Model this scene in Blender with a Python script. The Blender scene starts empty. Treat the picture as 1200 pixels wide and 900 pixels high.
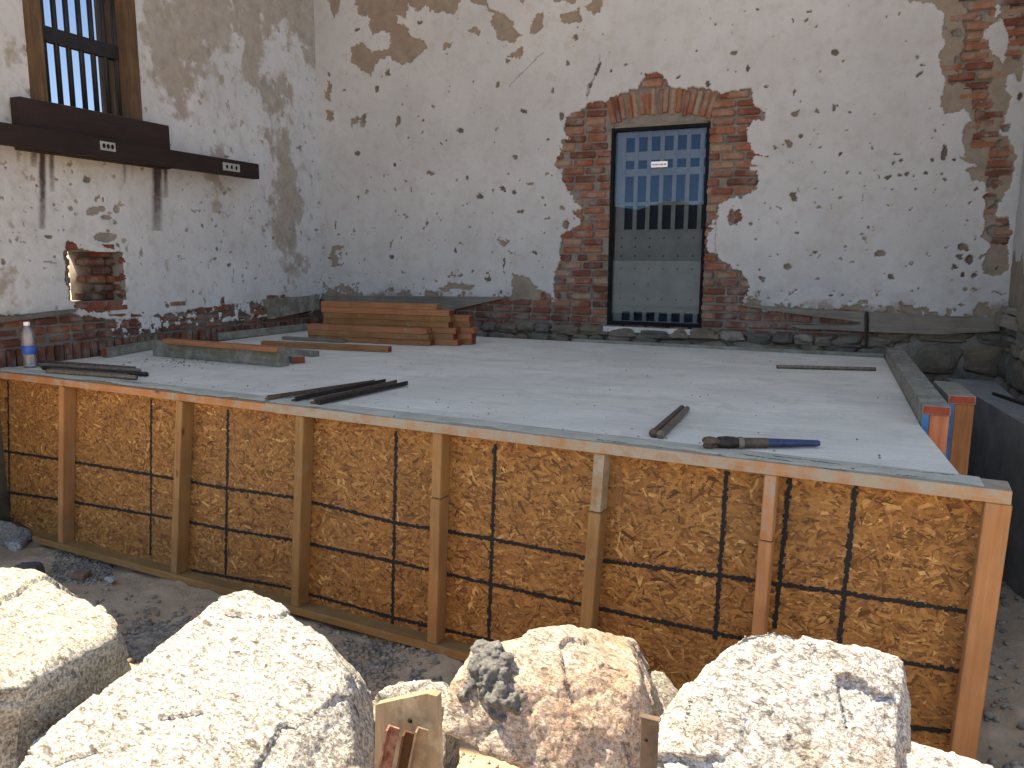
import bpy, bmesh, math, random
import numpy as np
from mathutils import Vector, Matrix, noise as mnoise
from mathutils.bvhtree import BVHTree
random.seed(7); RNG = np.random.default_rng(11)
scene = bpy.context.scene; COL = scene.collection

# ------------------------------------------------------------ camera
F = 904.0; CXP, CYP = 600.0, 450.0
def _setup(vy, s):
    d = np.array([vy[0]-CXP, -(vy[1]-CYP), -F]); d /= np.linalg.norm(d)
    n = np.cross(np.array([1, -s, 0.0]), d); n /= np.linalg.norm(n)
    if n[1] < 0: n = -n
    return np.array([np.cross(d, n), d, n])
ROT = _setup((1000, 306), 0.006)
CAM = np.array([0, 0, 1.95])
cd = bpy.data.cameras.new('camera'); cam = bpy.data.objects.new('camera', cd); COL.objects.link(cam)
M = Matrix([list(r) for r in ROT]).to_4x4(); M.translation = Vector(CAM); cam.matrix_world = M
cd.sensor_width = 36; cd.lens = F/1200*36; cd.clip_start = 0.05; cd.clip_end = 20000
scene.camera = cam

# ------------------------------------------------------------ light
SUN_DIR = Vector((-0.42, -0.03, 0.91)).normalized()          # towards the sun
w = bpy.data.worlds.new('World'); scene.world = w; w.use_nodes = True
nt = w.node_tree; sky = nt.nodes.new('ShaderNodeTexSky'); sky.sky_type = 'NISHITA'; sky.sun_disc = False
sky.altitude = 1800; sky.air_density = .75; sky.dust_density = .05; sky.ozone_density = 1.6; sky.sun_elevation = math.asin(SUN_DIR.z); sky.sun_rotation = math.atan2(SUN_DIR.x, SUN_DIR.y)
bg = nt.nodes['Background']; bg.inputs['Strength'].default_value = 0.14
nt.links.new(sky.outputs[0], bg.inputs['Color'])
sl = bpy.data.lights.new('sun', 'SUN'); sl.energy = 4.2; sl.angle = math.radians(0.5); sl.color = (1, 0.98, 0.96)
so = bpy.data.objects.new('sun', sl); COL.objects.link(so)
so.rotation_euler = SUN_DIR.to_track_quat('Z', 'Y').to_euler()
vs = scene.view_settings; vs.view_transform = 'Standard'; vs.look = 'None'; vs.exposure = 2.36; vs.gamma = 1; vs.use_curve_mapping = False
vs.use_white_balance = True; vs.white_balance_temperature = 10800; vs.white_balance_tint = 8

# ------------------------------------------------------------ where things stand
ZS = 1.131                 # top of the slab
YB = 7.53                  # face of the back wall
XL = -5.733                # face of the left wall
XR = 1.19                  # face of the right wall
FN = np.array([.059, 1, 0]); FP = np.array([.554, 3.19, 0])   # front face of the formwork
def ray(px, py): return ROT @ np.array([px-CXP, -(py-CYP), -F])
def onZ(px, py, z):
    r = ray(px, py); return CAM + r*(z-CAM[2])/r[2]
def onY(px, py, y=YB):
    r = ray(px, py); return CAM + r*(y-CAM[1])/r[1]
def onX(px, py, x=XL):
    r = ray(px, py); return CAM + r*(x-CAM[0])/r[0]
def onP(px, py, p0=FP, n=FN):
    r = ray(px, py); return CAM + r*(np.dot(np.array(p0)-CAM, n)/np.dot(r, n))
def topx(P):
    c = (P-CAM) @ ROT
    return CXP + F*c[:, 0]/-c[:, 2], CYP - F*c[:, 1]/-c[:, 2]

# ------------------------------------------------------------ object helpers
def tag(o, label=None, cat=None, group=None, kind=None):
    if label: o['label'] = label
    if cat: o['category'] = cat
    if group: o['group'] = group
    if kind: o['kind'] = kind
    return o
def empty(name, loc=(0, 0, 0)):
    o = bpy.data.objects.new(name, None); COL.objects.link(o); o.location = loc; o.empty_display_size = .1; return o
def parent_keep(o, p):
    bpy.context.view_layer.update()
    o.parent = p; o.matrix_parent_inverse = Matrix.Translation(p.location).inverted()
    return o
def link(name, me, mats, parent=None):
    o = bpy.data.objects.new(name, me); COL.objects.link(o)
    if not isinstance(mats, (list, tuple)): mats = [mats]
    for m in mats: me.materials.append(m)
    if parent: parent_keep(o, parent)
    return o
def from_bm(name, bm, mats, parent=None, smooth=False):
    bmesh.ops.recalc_face_normals(bm, faces=bm.faces[:])
    me = bpy.data.meshes.new(name); bm.to_mesh(me); bm.free()
    if smooth:
        for p in me.polygons: p.use_smooth = True
    return link(name, me, mats, parent)
def np_mesh(name, verts, faces, smooth=False):
    """verts (n,3), faces (m,4) or (m,3)"""
    me = bpy.data.meshes.new(name); k = faces.shape[1]
    me.vertices.add(len(verts)); me.vertices.foreach_set('co', verts.astype(np.float32).ravel())
    me.loops.add(faces.size); me.loops.foreach_set('vertex_index', faces.astype(np.int32).ravel())
    me.polygons.add(len(faces)); me.polygons.foreach_set('loop_start', np.arange(0, faces.size, k, dtype=np.int32))
    if smooth: me.polygons.foreach_set('use_smooth', np.ones(len(faces), dtype=bool))
    me.update(calc_edges=True); me.validate(); return me
def box_bm(bm, lo, hi, mat=0, mtx=None):
    x0, y0, z0 = lo; x1, y1, z1 = hi
    v = [bm.verts.new(p) for p in [(x0,y0,z0),(x1,y0,z0),(x1,y1,z0),(x0,y1,z0),(x0,y0,z1),(x1,y0,z1),(x1,y1,z1),(x0,y1,z1)]]
    if mtx is not None:
        for q in v: q.co = mtx @ q.co
    fs = [bm.faces.new([v[i] for i in f]) for f in [(0,3,2,1),(4,5,6,7),(0,1,5,4),(1,2,6,5),(2,3,7,6),(3,0,4,7)]]
    for f in fs: f.material_index = mat
    return fs
def frame(o, xdir, up=(0, 0, 1)):
    """matrix whose X runs along xdir, Z near up"""
    x = Vector(xdir).normalized(); u = Vector(up); y = u.cross(x).normalized(); z = x.cross(y)
    m = Matrix((x, y, z)).transposed().to_4x4(); m.translation = Vector(o); return m
def board(name, a, b, wdt, hgt, mats, parent=None, up=(0, 0, 1), end_mat=(0, 0), bevel=.003, side=1, warp=.0):
    """a stick from a to b: a-b is its lower edge on one side, width goes to the +Y (side=1) or -Y of its own frame, height up.
    Local X is the grain."""
    a = Vector(a); b = Vector(b); L = (b-a).length
    bm = bmesh.new(); lo, hi = (0, 0, 0), (L, wdt, hgt)
    if side < 0: lo, hi = (0, -wdt, 0), (L, 0, hgt)
    fs = box_bm(bm, lo, hi)
    fs[5].material_index = end_mat[0]; fs[3].material_index = end_mat[1]
    if bevel: bmesh.ops.bevel(bm, geom=bm.edges[:], offset=bevel, segments=2, affect='EDGES', profile=.6)
    if warp:
        bmesh.ops.subdivide_edges(bm, edges=[e for e in bm.edges if e.calc_length() > L*.7], cuts=6)
        for v in bm.verts: v.co.z += warp*math.sin(math.pi*v.co.x/L)
    o = from_bm(name, bm, mats); o.matrix_world = frame(a, b-a, up)
    if parent: parent_keep(o, parent)
    return o
def prism(name, pts, nrm, thick, mats, parent=None, bevel=0):
    """planar polygon pts, extruded by thick along nrm"""
    bm = bmesh.new(); n = Vector(nrm).normalized()
    v = [bm.verts.new(Vector(p)) for p in pts]; f = bm.faces.new(v)
    r = bmesh.ops.extrude_face_region(bm, geom=[f])
    for q in r['geom']:
        if isinstance(q, bmesh.types.BMVert): q.co += n*thick
    if bevel: bmesh.ops.bevel(bm, geom=bm.edges[:], offset=bevel, segments=1, affect='EDGES')
    bmesh.ops.triangulate(bm, faces=[f for f in bm.faces if len(f.verts) > 4])
    return from_bm(name, bm, mats, parent)
def lathe(name, a, b, prof, mats, parent=None, seg=14, wob=0, seed=0):
    """profile [(t along, radius)] about the axis a-b (t in metres)"""
    a = Vector(a); b = Vector(b); m = frame(a, b-a) if abs((b-a).normalized().z) < .95 else frame(a, b-a, (0, 1, 0))
    bm = bmesh.new(); rings = []
    for t, r in prof:
        ring = []
        for k in range(seg):
            an = 2*math.pi*k/seg; rr = r
            if wob: rr *= 1 + wob*mnoise.noise(Vector((t*30+seed, math.cos(an)*2, math.sin(an)*2)))
            ring.append(bm.verts.new(m @ Vector((t, rr*math.cos(an), rr*math.sin(an)))))
        rings.append(ring)
    for r0, r1 in zip(rings, rings[1:]):
        for k in range(seg): bm.faces.new([r0[k], r0[(k+1) % seg], r1[(k+1) % seg], r1[k]])
    bm.faces.new(rings[0]); bm.faces.new(rings[-1])
    return from_bm(name, bm, mats, parent, smooth=True)
def rod(name, a, b, r, mat, bend=.0, seg=8):
    a = Vector(a); b = Vector(b); L = (b-a).length; m = frame(a, b-a); bm = bmesh.new(); rings = []
    n = max(8, int(L/.02)); rb = random.uniform(0, 6)
    for i in range(n+1):
        t = L*i/n; rr = r*(1 + (.08 if i % 2 else -.04))
        off = Vector((0, bend*math.sin(math.pi*i/n+rb*.1), 0))
        rings.append([bm.verts.new(m @ (Vector((t, rr*math.cos(2*math.pi*k/seg), rr*math.sin(2*math.pi*k/seg)))+off)) for k in range(seg)])
    for r0, r1 in zip(rings, rings[1:]):
        for k in range(seg): bm.faces.new([r0[k], r0[(k+1) % seg], r1[(k+1) % seg], r1[k]])
    bm.faces.new(rings[0]); bm.faces.new(rings[-1])
    return from_bm(name, bm, mat, smooth=True)

# ------------------------------------------------------------ material helpers
class NT:
    def __init__(s, name):
        s.m = bpy.data.materials.new(name); s.m.use_nodes = True; s.t = s.m.node_tree
        s.b = s.t.nodes['Principled BSDF']; s.out = s.t.nodes['Material Output']
        s.b.inputs['Roughness'].default_value = .9; s.b.inputs['Specular IOR Level'].default_value = .25
    def n(s, typ, **kw):
        q = s.t.nodes.new(typ)
        for k, v in kw.items():
            if k in q.inputs.keys(): s.set(q.inputs[k], v)
            else: setattr(q, k, v)
        return q
    def set(s, sock, v):
        if hasattr(v, 'links') or isinstance(v, bpy.types.NodeSocket): s.t.links.new(v, sock)
        else: sock.default_value = v
    def coord(s, kind='Object', scale=(1, 1, 1)):
        c = s.n('ShaderNodeTexCoord').outputs[kind]; mp = s.n('ShaderNodeMapping'); s.set(mp.inputs['Vector'], c)
        mp.inputs['Scale'].default_value = scale; return mp.outputs[0]
    def pos(s, scale=(1, 1, 1)):
        c = s.n('ShaderNodeNewGeometry').outputs['Position']; mp = s.n('ShaderNodeMapping'); s.set(mp.inputs['Vector'], c)
        mp.inputs['Scale'].default_value = scale; return mp.outputs[0]
    def noise(s, vec, scale, detail=4, rough=.55, dist=0):
        q = s.n('ShaderNodeTexNoise'); s.set(q.inputs['Vector'], vec); q.inputs['Scale'].default_value = scale
        q.inputs['Detail'].default_value = detail; q.inputs['Roughness'].default_value = rough; q.inputs['Distortion'].default_value = dist
        return q.outputs['Fac']
    def voro(s, vec, scale, out='Distance', feature='F1'):
        q = s.n('ShaderNodeTexVoronoi', feature=feature); s.set(q.inputs['Vector'], vec); q.inputs['Scale'].default_value = scale
        return q.outputs[out]
    def ramp(s, fac, stops, interp='LINEAR'):
        q = s.n('ShaderNodeValToRGB'); s.set(q.inputs[0], fac); cr = q.color_ramp; cr.interpolation = interp
        while len(cr.elements) < len(stops): cr.elements.new(.5)
        for e, (p, c) in zip(cr.elements, stops):
            e.position = p; e.color = (c if isinstance(c, (tuple, list)) else (c, c, c)) + (() if isinstance(c, tuple) and len(c) == 4 else (1,)) if isinstance(c, tuple) else (c, c, c, 1)
        return q.outputs[0]
    def mix(s, fac, a, b, mode='MIX'):
        q = s.n('ShaderNodeMix', data_type='RGBA', blend_type=mode)
        s.set(q.inputs[0], fac)
        for i, v in ((6, a), (7, b)):
            if isinstance(v, tuple) and len(v) == 3: v = v + (1,)
            s.set(q.inputs[i], v)
        return q.outputs[2]
    def math(s, op, a, b=0, c=None):
        q = s.n('ShaderNodeMath', operation=op); s.set(q.inputs[0], a); s.set(q.inputs[1], b)
        if c is not None: s.set(q.inputs[2], c)
        return q.outputs[0]
    def attr(s, name): return s.n('ShaderNodeAttribute', attribute_name=name).outputs['Fac']
    def attrc(s, name): return s.n('ShaderNodeAttribute', attribute_name=name).outputs['Color']
    def rand(s): return s.n('ShaderNodeObjectInfo').outputs['Random']
    def bump(s, h, strength=.5, dist=.01):
        q = s.n('ShaderNodeBump'); q.inputs['Strength'].default_value = strength; q.inputs['Distance'].default_value = dist
        s.set(q.inputs['Height'], h); s.set(s.b.inputs['Normal'], q.outputs[0])
    def col(s, v):
        if isinstance(v, tuple) and len(v) == 3: v = v + (1,)
        s.set(s.b.inputs['Base Color'], v); return s
    def rough(s, v): s.set(s.b.inputs['Roughness'], v); return s

def wood(name, c0, c1, knots=True, axis='X', dirt=0.0, dirtc=(.3, .3, .29), grain=1.0):
    s = NT(name); oi = s.n('ShaderNodeObjectInfo').outputs['Random']
    c = s.n('ShaderNodeTexCoord').outputs['Object']
    off = s.n('ShaderNodeVectorMath', operation='SCALE'); cmb = s.n('ShaderNodeCombineXYZ'); s.set(cmb.inputs[0], oi); s.set(cmb.inputs[1], oi); s.set(cmb.inputs[2], oi)
    s.set(off.inputs[0], cmb.outputs[0]); off.inputs['Scale'].default_value = 17
    add = s.n('ShaderNodeVectorMath', operation='ADD'); s.set(add.inputs[0], c); s.set(add.inputs[1], off.outputs[0])
    mp = s.n('ShaderNodeMapping'); s.set(mp.inputs['Vector'], add.outputs[0]); mp.inputs['Scale'].default_value = (1.2, 22, 22) if axis == 'X' else (22, 22, 1.2)
    g = s.noise(mp.outputs[0], 2.5*grain, 6, .6, .6)
    g2 = s.noise(add.outputs[0], 4, 3)
    base = s.ramp(g, [(.3, c0), (.55, tuple((a+b)/2 for a, b in zip(c0, c1))), (.75, c1)])
    base = s.mix(s.ramp(g2, [(.4, 0.0), (.75, .55)]), base, tuple(a*.62 for a in c0))
    hsv = s.n('ShaderNodeHueSaturation'); s.set(hsv.inputs['Color'], base); s.set(hsv.inputs['Value'], s.math('MULTIPLY_ADD', oi, .45, .78))
    s.set(hsv.inputs['Hue'], s.math('MULTIPLY_ADD', oi, -.02, .51)); base = hsv.outputs[0]
    if knots:
        mk = s.n('ShaderNodeMapping'); s.set(mk.inputs['Vector'], add.outputs[0]); mk.inputs['Scale'].default_value = (2.6, 6, 6)
        kd = s.voro(mk.outputs[0], 1.0); base = s.mix(s.ramp(kd, [(.03, .9), (.10, 0.0)]), base, (.07, .03, .015))
    if dirt:
        dn = s.noise(add.outputs[0], 9, 7, .7); dn = s.ramp(dn, [(.62-dirt*.35, 0.0), (.78-dirt*.3, 1.0)])
        base = s.mix(dn, base, dirtc)
    s.col(base); s.rough(.75); s.bump(g, .35, .004); return s.m
FIR = wood('fir_lumber', (.22, .08, .034), (.34, .148, .066), dirt=.12, dirtc=(.25, .2, .15))
STUD = wood('stud_lumber', (.24, .115, .048), (.34, .18, .078), dirt=.2, dirtc=(.22, .15, .10))
FIR_DIRTY = wood('fir_with_cement', (.24, .125, .06), (.32, .185, .095), dirt=.72, dirtc=(.25, .225, .185))
PLATEW = wood('plate_lumber', (.25, .115, .045), (.34, .17, .075), dirt=.45, dirtc=(.26, .22, .18))
GREYW = wood('cement_stained_lumber', (.12, .105, .08), (.19, .172, .14), dirt=.5, dirtc=(.23, .22, .195))
WEATH = wood('weathered_grey_wood', (.10, .088, .075), (.19, .17, .15), dirt=.3, dirtc=(.14, .12, .1))
STAKEW = wood('pale_stake_wood', (.12, .092, .064), (.19, .15, .105), axis='Z', dirt=.4, dirtc=(.3, .26, .2))
DARKW = wood('dark_stained_timber', (.017, .0095, .0095), (.036, .019, .018), knots=False)
JAMBW = wood('brown_jamb_wood', (.07, .036, .022), (.19, .105, .058), knots=False, axis='Z', dirt=.2, dirtc=(.05, .04, .035))

def simple(name, c, rough=.8, metal=0, var=.3, sc=12, bump=.2, spec=.25, c2=None):
    s = NT(name); p = s.coord('Object'); f = s.noise(p, sc, 6, .65)
    s.col(s.ramp(f, [(.3, tuple(v*(1-var) for v in c)), (.7, c2 or tuple(min(1, v*(1+var)) for v in c))])); s.rough(rough)
    s.b.inputs['Metallic'].default_value = metal; s.b.inputs['Specular IOR Level'].default_value = spec
    if bump: s.bump(f, bump, .006)
    return s.m
RED_END = simple('red_painted_end', (.20, .035, .018), .7)
BLUE_EDGE = simple('blue_painted_edge', (.01, .10, .24), .6, var=.4)
IRON = simple('dark_iron', (.02, .02, .022), .55, .3)
RUST = simple('rusty_steel', (.10, .062, .046), .8, .2, var=.5, sc=40)
RUSTG = simple('grey_rusty_steel', (.15, .115, .09), .6, .4, var=.4, sc=40)
RUST_ORANGE = simple('orange_rust', (.20, .08, .03), .9, .05, var=.7, sc=70, c2=(.07, .035, .025), bump=.6)
RED_STEEL = simple('faded_red_steel', (.20, .05, .042), .85, .05, var=.6, sc=60, c2=(.30, .17, .14), bump=.6)
DARKST = simple('dark_steel', (.035, .028, .026), .5, .5, var=.5, sc=40)
WHITE = simple('white_plastic', (.75, .75, .73), .4, bump=0, var=.05)
PLATE = simple('galvanised_plate', (.42, .42, .41), .45, .6, var=.2)
BLACK = simple('black_recess', (.004, .004, .004), .9, bump=0)

def concrete_mat():
    s = NT('fresh_concrete'); p = s.pos(); a = s.noise(p, 1.6, 6, .6); b = s.noise(s.pos((1, 5, 1)), 5, 6, .65, .4); c = s.noise(p, 55, 3, .6)
    base = s.ramp(a, [(.3, (.50, .44, .375)), (.7, (.66, .585, .51))])
    base = s.mix(s.ramp(b, [(.42, 0.0), (.75, .5)]), base, (.64, .60, .55))
    d = s.voro(p, 9); base = s.mix(s.ramp(d, [(.02, .55), (.05, 0.0)]), base, (.16, .15, .14))
    d2 = s.noise(p, 14, 8, .75); base = s.mix(s.ramp(d2, [(.66, 0.0), (.78, .5)]), base, (.23, .21, .19))
    fg = s.noise(p, 130, 3, .7); base = s.mix(s.ramp(fg, [(.35, .3), (.55, 0.0)]), base, (.27, .25, .23)); fo = s.noise(p, 3.3, 7, .75, .6); base = s.mix(s.ramp(fo, [(.50, 0.0), (.60, .38), (.70, 0.0)]), base, (.33, .295, .26))
    st = s.noise(s.pos((.7, 1.2, 1)), 1.1, 3); base = s.mix(s.ramp(st, [(.5, 0.0), (.72, .35)]), base, (.36, .33, .30))
    tr = s.noise(s.pos((.5, 9, 1)), 2.2, 5, .6, .8); base = s.mix(s.ramp(tr, [(.46, 0.0), (.66, .4)]), base, (.40, .36, .32))
    s.col(base); s.rough(s.ramp(a, [(.3, .72), (.7, .9)])); s.bump(s.math('ADD', s.math('MULTIPLY', b, .7), s.math('MULTIPLY', c, .35)), .35, .006); return s.m
CONC = concrete_mat()
def ledge_mat():
    s = NT('dark_concrete_ledge'); p = s.pos(); a = s.noise(p, 5, 7, .65); c = s.noise(p, 60, 3)
    s.col(s.ramp(a, [(.3, (.14, .138, .132)), (.7, (.23, .228, .22))])); s.bump(s.math('ADD', a, c), .5, .01); return s.m
def ledgetop_mat():
    s = NT('grey_mortar_top'); p = s.pos(); a = s.noise(p, 7, 7, .7)
    s.col(s.ramp(a, [(.3, (.15, .145, .14)), (.7, (.26, .255, .25))])); s.bump(a, .5, .02); return s.m

def brick_mat():
    s = NT('old_red_brick'); p = s.pos(); k = s.attr('tone'); a = s.noise(p, 28, 6, .7); b = s.noise(p, 7, 5, .65)
    base = s.ramp(k, [(0, (.06, .021, .016)), (.3, (.125, .035, .022)), (.55, (.19, .052, .028)), (.8, (.235, .088, .048)), (1, (.25, .165, .115))])
    base = s.mix(s.ramp(a, [(.35, .55), (.65, 0.0)]), base, (.10, .05, .04))
    base = s.mix(s.ramp(b, [(.46, 0.0), (.66, .7)]), base, (.20, .17, .148))
    s.col(base); s.bump(a, .6, .01); return s.m
BRICK = brick_mat()
def wall_mat(name, tint=(1, 1, 1), tk=1.0, tg=(1, 1, 1)):
    """white finish coat over a brown coat over mortar and brick; the attributes say which coat is left"""
    s = NT(name); p = s.pos(); w = s.attr('white'); b = s.attr('brick'); st = s.attr('stain')
    n1 = s.noise(p, 1.3, 6, .62); n2 = s.noise(p, 9, 7, .7); n3 = s.noise(p, 70, 4, .7); n4 = s.noise(s.pos((1.6, 1.6, .5)), 3, 6, .65)
    wh = s.ramp(n1, [(.3, tuple(.31*t for t in tint)), (.7, tuple(.375*t for t in tint))])
    wh = s.mix(s.ramp(n2, [(.5, 0.0), (.72, .55)]), wh, (.26, .238, .215))
    wh = s.mix(s.ramp(n4, [(.5, 0.0), (.75, .35)]), wh, (.275, .255, .24))
    sc = s.voro(p, 11); wh = s.mix(s.ramp(sc, [(.018, .8), (.05, 0.0)]), wh, (.17, .11, .085))
    tan = s.ramp(n2, [(.3, (.145*tk*tg[0], .115*tk*tg[1], .09*tk*tg[2])), (.7, (.215*tk*tg[0], .182*tk*tg[1], .15*tk*tg[2]))])
    tan = s.mix(s.ramp(n1, [(.45, 0.0), (.7, .5)]), tan, (.185*tk*tg[0], .13*tk*tg[1], .10*tk*tg[2]))
    mor = s.ramp(n2, [(.3, (.085, .080, .072)), (.7, (.175, .162, .146))])
    wm = s.ramp(s.math('ADD', w, s.math('MULTIPLY', s.math('SUBTRACT', n3, .5), .6)), [(.28, 0.0), (.72, 1.0)])
    c = s.mix(wm, tan, wh); c = s.mix(s.ramp(b, [(.35, 0.0), (.65, 1.0)]), c, mor)
    c = s.mix(st, c, (.035, .02, .022))
    s.col(c); s.rough(.92); s.bump(s.math('ADD', s.math('MULTIPLY', n2, .6), s.math('MULTIPLY', n3, .25)), .4, .012); return s.m
PLASTER = wall_mat('old_plaster', (.96, .985, 1.01)); PLASTER_L = wall_mat('mottled_plaster', (1.22, 1.25, 1.29), 1.6, (.93, 1.03, 1.14))  # left copy coloured lighter to offset the weaker light on that wall
def stone_mat():
    s = NT('rubble_stone'); p = s.pos(); a = s.noise(p, 6, 7, .7); k = s.attr('tone')
    c = s.ramp(k, [(0, (.075, .07, .062)), (.5, (.13, .115, .095)), (.8, (.15, .105, .07)), (1, (.21, .19, .165))])
    c = s.mix(s.ramp(a, [(.4, .6), (.65, 0.0)]), c, (.05, .045, .04)); s.col(c); s.bump(a, .8, .02); return s.m
STONE = stone_mat()

# ------------------------------------------------------------ numpy noise and masks
def vnoise(x, y, seed=0):
    xi = np.floor(x).astype(np.int64); yi = np.floor(y).astype(np.int64); fx = x-xi; fy = y-yi
    def h(a, b):
        q = (a*374761393 + b*668265263 + seed*1442695041) & 0xffffffff
        q = ((q ^ (q >> 13))*1274126177) & 0xffffffff
        return ((q ^ (q >> 16)) & 0xffff)/65535.0
    ux = fx*fx*(3-2*fx); uy = fy*fy*(3-2*fy)
    return (h(xi, yi)*(1-ux)+h(xi+1, yi)*ux)*(1-uy) + (h(xi, yi+1)*(1-ux)+h(xi+1, yi+1)*ux)*uy
def fbm(x, y, sc, oct=4, seed=0, gain=.55):
    t = 0; a = 1; n = 0
    for i in range(oct):
        t = t + a*vnoise(x*sc, y*sc, seed+i*17); n += a; a *= gain; sc *= 2.03
    return t/n
def inpoly(px, py, poly):
    poly = np.array(poly, float); res = np.zeros(px.shape, bool)
    x0, y0 = poly.min(0); x1, y1 = poly.max(0)
    idx = np.where((px >= x0) & (px <= x1) & (py >= y0) & (py <= y1))[0]
    if len(idx) == 0: return res
    X = px[idx]; Y = py[idx]; r = np.zeros(len(idx), bool); j = len(poly)-1
    for i in range(len(poly)):
        xi, yi = poly[i]; xj, yj = poly[j]
        if yi != yj:
            r ^= ((yi > Y) != (yj > Y)) & (X < (xj-xi)*(Y-yi)/(yj-yi)+xi)
        j = i
    res[idx] = r; return res
def Z(o, k, pts): return [(o[0]+x/k, o[1]+y/k) for x, y in pts]      # enlarged-crop coordinates to photo coordinates

def wall_grid(axis, plane, u0, u1, z0, z1, res, holes):
    """front sheet of a wall on a fine grid. returns u, z, verts, quads"""
    nu = int((u1-u0)/res)+1; nz = int((z1-z0)/res)+1
    us = np.linspace(u0, u1, nu); zs = np.linspace(z0, z1, nz); U, Zz = np.meshgrid(us, zs); u = U.ravel(); z = Zz.ravel()
    P = np.stack([u, np.full_like(u, plane), z], 1) if axis == 'y' else np.stack([np.full_like(u, plane), u, z], 1)
    i = np.arange((nz-1)*(nu-1)); r = i//(nu-1); c = i % (nu-1); a = r*nu+c
    q = np.stack([a, a+1, a+nu+1, a+nu], 1)
    cu = u[q].mean(1); cz = z[q].mean(1); keep = np.ones(len(q), bool)
    for h in holes: keep &= ~((cu > h[0]) & (cu < h[1]) & (cz > h[2]) & (cz < h[3]))
    return u, z, P, q[keep]
def specks(px, py, n, region, rmin, rmax, rng):
    m = np.zeros(px.shape, bool)
    for i in range(n):
        cx = rng.uniform(region[0], region[2]); cy = rng.uniform(region[1], region[3]); r = rmin+(rmax-rmin)*rng.random()**4
        el = rng.uniform(.5, 1.6); an = rng.uniform(0, 3.14)
        sel = np.where((abs(px-cx) < r*2.2) & (abs(py-cy) < r*2.2))[0]
        dx = px[sel]-cx; dy = py[sel]-cy; X = dx*math.cos(an)+dy*math.sin(an); Y = -dx*math.sin(an)+dy*math.cos(an)
        m[sel] |= (X/el)**2+(Y*el)**2 < r*r
    return m
def box_to(bm, lo, hi): return box_bm(bm, lo, hi)

# bricks as real boxes in one sheet; facing -Y (axis y) or +X (axis x)
class Bricks:
    def __init__(s): s.bm = bmesh.new(); s.lay = s.bm.faces.layers.float.new('tone')
    def add(s, cu, cz, lu, lz, mtx, rot=0, depth=.05, out=None, tone=None):
        t = random.random() if tone is None else tone; o = random.uniform(-.014, -.002) if out is None else out
        lu *= random.uniform(.94, 1.02); lz *= random.uniform(.88, 1.02)
        b2 = bmesh.new(); box_bm(b2, (-lu/2, -depth, -lz/2), (lu/2, 0, lz/2))
        bmesh.ops.bevel(b2, geom=b2.edges[:], offset=min(.009, lz*.18), segments=2, affect='EDGES')
        for v in b2.verts:
            v.co += Vector((random.uniform(-.003, .003), random.uniform(-.003, .003), random.uniform(-.003, .003)))
        tilt = random.uniform(-.02, .02)+rot
        mm = mtx @ Matrix.Translation((cu, o, cz)) @ Matrix.Rotation(tilt, 4, 'Y')
        vm = {v: s.bm.verts.new(mm @ v.co) for v in b2.verts}
        for f in b2.faces:
            g = s.bm.faces.new([vm[v] for v in f.verts]); g[s.lay] = t
        b2.free()
    def done(s, name, parent): return from_bm(name, s.bm, BRICK, parent)
MY = Matrix(((1,0,0,0),(0,-1,0,YB),(0,0,1,0),(0,0,0,1)))      # local (u, out, z): out towards the room, back wall
MX = Matrix(((0,1,0,XL),(1,0,0,0),(0,0,1,0),(0,0,0,1)))       # left wall

# ============================================================ GROUND, HILLS
def ground_h(x, y):
    t = np.clip((2.75-y)/.95, 0, 1); t = t*t*(3-2*t)
    side = np.clip((x+4.2)/1.0, 0, 1)
    h = -.13 + t*(.20+.28*side)
    far = np.clip((np.hypot(x, y)-12)/40, 0, 1)
    n = (fbm(x+50, y+50, 1.1, 4, 3)-.5)*.16*(1-far) + (fbm(x+80, y+20, 6, 4, 5)-.5)*.07*(1-far)
    r = np.clip((x-.55)/.5, 0, 1)*np.clip((y-2.2)/1.0, 0, 1)
    return h+n+r*.10
def make_ground():
    ax = np.unique(np.concatenate([np.linspace(-5000, -60, 24), np.linspace(-60, -8, 30), np.linspace(-8, 2.5, 330), np.linspace(2.5, 60, 30), np.linspace(60, 5000, 24)]))
    ay = np.unique(np.concatenate([np.linspace(-5000, -60, 24), np.linspace(-60, .4, 30), np.linspace(.4, 4.0, 150), np.linspace(4, 8, 40), np.linspace(8, 60, 20), np.linspace(60, 5000, 24)]))
    X, Y = np.meshgrid(ax, ay); x = X.ravel(); y = Y.ravel(); P = np.stack([x, y, ground_h(x, y)], 1)
    nx = len(ax); i = np.arange((len(ay)-1)*(nx-1)); a = (i//(nx-1))*nx + i % (nx-1)
    me = np_mesh('ground', P, np.stack([a, a+1, a+nx+1, a+nx], 1), True)
    s = NT('dusty_ground'); p = s.pos(); n1 = s.noise(p, 1.7, 5, .6); n2 = s.noise(p, 20, 7, .7); n3 = s.noise(p, 90, 4, .7)
    c = s.ramp(n1, [(.35, (.42, .28, .185)), (.65, (.50, .39, .29))]); c = s.mix(s.ramp(n2, [(.42, .65), (.62, 0.0)]), c, (.33, .245, .175))
    s.col(c); s.bump(s.math('ADD', n2, s.math('MULTIPLY', n3, .5)), .8, .02)
    tag(link('ground', me, s.m), kind='structure')
make_ground()
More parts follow.
